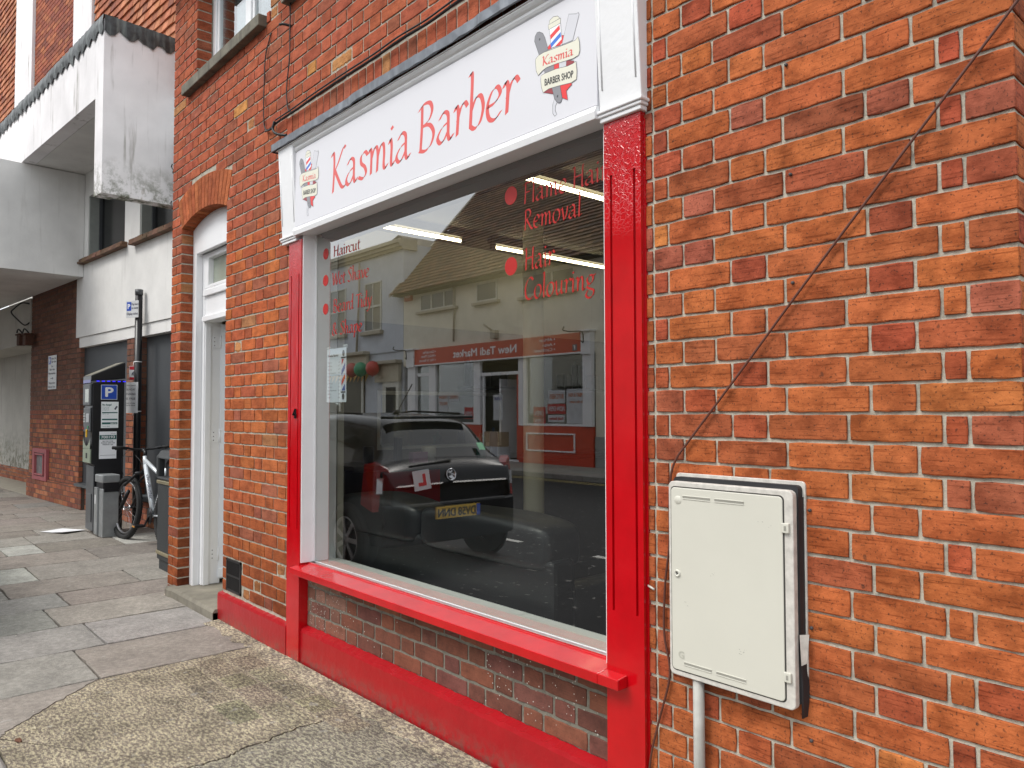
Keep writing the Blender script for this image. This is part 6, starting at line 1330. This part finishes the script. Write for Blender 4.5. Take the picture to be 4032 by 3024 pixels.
# ---------------- parked car ----------------
car = thing('parked_car', 'black hatchback with a learner plate parked at the kerb, mirrored in the window', 'car', (-4.42, -2.33, -.11))
CXR, CYC, CZ0 = -4.42, -2.33, -.11
def lerp_tab(tab, s_):
    for (a, va), (b, vb) in zip(tab[:-1], tab[1:]):
        if s_ <= b: t = (s_ - a) / (b - a) if b > a else 0; return va + (vb - va) * max(0, min(1, t))
    return tab[-1][1]
TOP = [(0, .82), (.03, .92), (.09, .99), (.16, 1.05), (.44, 1.40), (.60, 1.45), (1.2, 1.49), (1.9, 1.48), (2.4, 1.40), (2.75, 1.22), (3.15, 1.02), (3.45, .94), (3.8, .82), (3.95, .66), (4.0, .55)]
WID = [(0, .70), (.05, .77), (.18, .82), (.6, .845), (2.5, .845), (3.3, .82), (3.75, .74), (3.93, .62), (4.0, .5)]
BOT = [(0, .36), (.06, .26), (.3, .22), (3.6, .22), (3.9, .24), (4.0, .32)]
ROOFW = [(0, .62), (.16, .62), (.44, .55), (1.2, .60), (2.2, .59), (2.75, .60), (3.15, .66), (4, .4)]
SS = [0, .03, .07, .12, .16, .25, .35, .44, .6, .9, 1.25, 1.31, 1.8, 2.2, 2.5, 2.75, 2.95, 3.15, 3.3, 3.5, 3.7, 3.85, 3.95, 4.0]
mb = MB(); NP = 9; mi = []
for s_ in SS:
    T, W_, B0, Rw = (lerp_tab(q, s_) for q in (TOP, WID, BOT, ROOFW)); belt = min(T - .015, .93 + .03 * (1 - s_ / 4)); sh = min(belt - .02, .70)
    half = [(0, B0), (W_ * .85, B0), (W_ * .98, B0 + .10), (W_, (B0 + sh) / 2 + .05), (W_ * .995, sh), (W_ * .965, belt), (Rw + (W_ * .965 - Rw) * max(0, min(1, 1 - (T - .07 - belt) / .5)) * (1 if T - belt < .1 else .12) , max(belt + .005, T - .055)), (min(Rw * .8, W_ * .7), T - .008), (0, T)]
    ring = half + [(-a, b) for a, b in half[-2:0:-1]]
    for a, b in ring: mb.v.append((CXR - s_, CYC + a, CZ0 + b)); mb.c.append((1, 1, 1, 0))
n_ = len(ring)
for i in range(len(SS) - 1):
    sm = (SS[i] + SS[i + 1]) / 2
    for k in range(n_):
        k2 = (k + 1) % n_; mb.f.append((i * n_ + k, i * n_ + k2, (i + 1) * n_ + k2, (i + 1) * n_ + k)); mb.sm.append(True)
        kk = k if k < 8 else n_ - 1 - k
        gl_ = (kk in (5,) and .62 < sm < 2.65 and not 1.25 < sm < 1.31) or (kk in (6, 7) and .16 < sm < .43) or (kk in (6, 7) and 2.42 < sm < 3.14)
        mi.append(1 if gl_ else 0)
mb.f.append(tuple(range(n_))); mb.sm.append(True); mi.append(0); mb.f.append(tuple(range((len(SS) - 1) * n_, len(SS) * n_))[::-1]); mb.sm.append(True); mi.append(0)
m_cp = mat('black_car_paint', (.006, .007, .010), .22, var=.02, coat=.05, spec=.25); m_cg = mat('dark_car_glass', (.012, .014, .016), .04, var=.02, spec=.8)
cb = mb.build('body', [m_cp, m_cg], car); cb.data.polygons.foreach_set('material_index', mi); ss_ = cb.modifiers.new('sub', 'SUBSURF'); ss_.levels = 1; ss_.render_levels = 2
def cw(s_, side):
    x = CXR - s_; y = CYC + side * .80; c = Vector((x, y, CZ0 + .31)); Mw = Matrix.Translation(c) @ Matrix.Rotation(R(-90 * side), 4, 'X')
    a = MB(); a.lathe([(.0, .047), (.345, .047), (.345, .02)], Mw, 40); a.build('wheel_arch', m_dark, car)
    w_ = MB(); w_.lathe([(.20, .0), (.21, .066), (.26, .078), (.295, .070), (.308, .04), (.308, -.10), (.2, -.10)], Mw, 40); wh = w_.build('wheel', m_tyre, car)
    w_ = MB(); w_.lathe([(.185, .03), (.205, .070), (.215, .072), (.212, .05)], Mw, 40)
    for i in range(7): Mq = Mw @ Matrix.Rotation(2 * math.pi * i / 7, 4, 'Z'); w_.box(.03, .20, -.022, .022, .052, .066, Mq)
    w_.lathe([(0, .07), (.05, .07), (.055, .05)], Mw, 16); w_.build('rim', mat('alloy_wheel', (.38, .38, .40), .3, .8, var=.05), wh)
for s_ in (.53, 3.04):
    for sd in (1, -1): cw(s_, sd)
m_tl = mat('tail_lamp_red', (.22, .004, .005), .12, coat=.5); m_tc = mat('lamp_clear', (.50, .50, .52), .1, .5)
for sd in (1, -1): # tail lamps wrap the rear corner
    P_ = [(.075, .66, .60), (.14, .835, .60), (.30, .858, .66), (.26, .845, 1.02), (.17, .80, 1.04), (.105, .70, .98), (.05, .60, .80)]
    mb = MB(); mb.add([(CXR - s_ * 1.0 + .035, CYC + sd * (y_ + .006), CZ0 + z_) for s_, y_, z_ in P_] + [(CXR - s_ - .03, CYC + sd * (y_ - .05), CZ0 + z_) for s_, y_, z_ in P_], [(0, 1, 5, 6), (1, 2, 3, 4), (1, 4, 5), tuple(range(7, 14))] + [(i, (i + 1) % 7, 7 + (i + 1) % 7, 7 + i) for i in range(7)])
    tl = mb.build('tail_light', m_tl, car); mb = MB(); mb.add([(CXR - .065 + .045, CYC + sd * .65, CZ0 + .76), (CXR - .13 + .045, CYC + sd * .81, CZ0 + .76), (CXR - .13 + .04, CYC + sd * .80, CZ0 + .90), (CXR - .08 + .045, CYC + sd * .69, CZ0 + .90)], [(0, 1, 2, 3)]); mb.build('clear_lens', m_tc, tl)
npl = thing; PX = CXR + .058
mb = MB(); mb.prism([(-.80, -.25), (-.78, -.02), (-.60, .045), (.60, .045), (.78, -.02), (.80, -.25), (.6, -.2), (-.6, -.2)], .28, .66, lambda a, b, d: Vector((CXR + b, CYC + a, CZ0 + d))); mb.build('bumper', m_cp, car, .03, 3)
pl_ = box('number_plate', mat('yellow_plate', (.60, .38, .04), .35, var=.02), PX - .02, PX + .010, CYC - .26, CYC + .26, CZ0 + .50, CZ0 + .611, car); bl2 = box('blue_band', MATS['parking_blue'], PX + .010, PX + .012, CYC - .26, CYC - .215, CZ0 + .502, CZ0 + .609, pl_)
q = MB(); text(q, 'DV58 DNN', (PX + .0135, CYC - .20, CZ0 + .518), (0, 1, 0), (0, 0, 1), .076, .44, nrm=(1, 0, 0), bold=.003); q.build('lettering', m_black, pl_)
Ml = Matrix.Translation((CXR - .005, -1.955, .755)) @ Matrix.Rotation(R(-6), 4, 'X') @ Matrix.Rotation(R(-6), 4, 'Y')
lp_ = thing('learner_plate', 'white square learner plate with a red L stuck on the rear of the black car', 'learner plate', (CXR, -1.955, .755)); mb = MB(); mb.box(.0, .004, -.092, .092, -.092, .092, Ml); mb.build('plate', MATS['sign_plate_white'], lp_)
mb = MB(); mb.box(.004, .0055, -.045, -.012, -.055, .055, Ml); mb.box(.004, .0055, -.012, .042, -.055, -.022, Ml); mb.build('letter', mat('learner_red', (.55, .02, .02), .5), lp_)
mb = MB(); Mb = Matrix.Translation((CXR - .022, CYC + .03, CZ0 + .895)) @ Matrix.Rotation(R(82), 4, 'Y'); mb.lathe([(.052, .0), (.06, .012), (.052, .016), (.048, .006), (0, .006)], Mb, 28)
mb.tube([Mb @ Vector(p) for p in cr([(-.035, -.02, .012), (-.02, .025, .014), (.0, -.01, .014), (.02, .03, .014), (.038, 0, .012)], 4)], .006, 6); mb.tube([Mb @ Vector(p) for p in cr([(.02, -.035, .012), (0, -.02, .014), (-.03, .02, .014), (-.02, .038, .012)], 4)], .005, 6); mb.build('badge', m_chrome, car)
mb = MB(); mb.tube(cr([(CXR - .0, CYC + .55, CZ0 + .30), (CXR + .03, CYC, CZ0 + .30), (CXR - .0, CYC - .55, CZ0 + .30)], 8), .008, 6); mb.tube([(CXR - .10, CYC + .45, CZ0 + .985), (CXR - .12, CYC - .05, CZ0 + 1.03)], .009, 6); mb.build('trim', mat('matt_black_trim', (.02, .02, .02), .7), car)
mb = MB(); mb.tube([(CXR - 1.0, CYC, CZ0 + 1.49), (CXR - .72, CYC - .0, CZ0 + 1.78)], .005, 6); mb.tube([(CXR - 1.05, CYC, CZ0 + 1.48), (CXR - .98, CYC, CZ0 + 1.50)], .025, 8); mb.build('aerial', m_black, car)
mb = MB(); mb.box(CXR - .50, CXR - .36, CYC - .52, CYC + .52, CZ0 + 1.425, CZ0 + 1.455); mb.build('spoiler', m_cp, car, .012)
for sd in (1, -1): mb = MB(); mb.box(CXR - 2.55, CXR - 2.42, CYC + sd * .83, CYC + sd * 1.0, CZ0 + .96, CZ0 + 1.08); mb.build('door_mirror', m_cp, car, .02); mb = MB(); mb.tube([(CXR - .7, CYC + sd * .60, CZ0 + 1.475), (CXR - 1.6, CYC + sd * .605, CZ0 + 1.50), (CXR - 2.3, CYC + sd * .59, CZ0 + 1.46)], .012, 6); mb.build('roof_rail', m_bblk, car)
mb = MB(); mb.quad((CXR - .195, CYC - .52, CZ0 + 1.10), (CXR - .195, CYC - .44, CZ0 + 1.10), (CXR - .25, CYC - .44, CZ0 + 1.17), (CXR - .25, CYC - .52, CZ0 + 1.17)); mb.v = [(a + .03, b, c + .01) for a, b, c in mb.v]; mb.build('window_sticker', mat('green_sticker', (.25, .6, .35), .5), car)
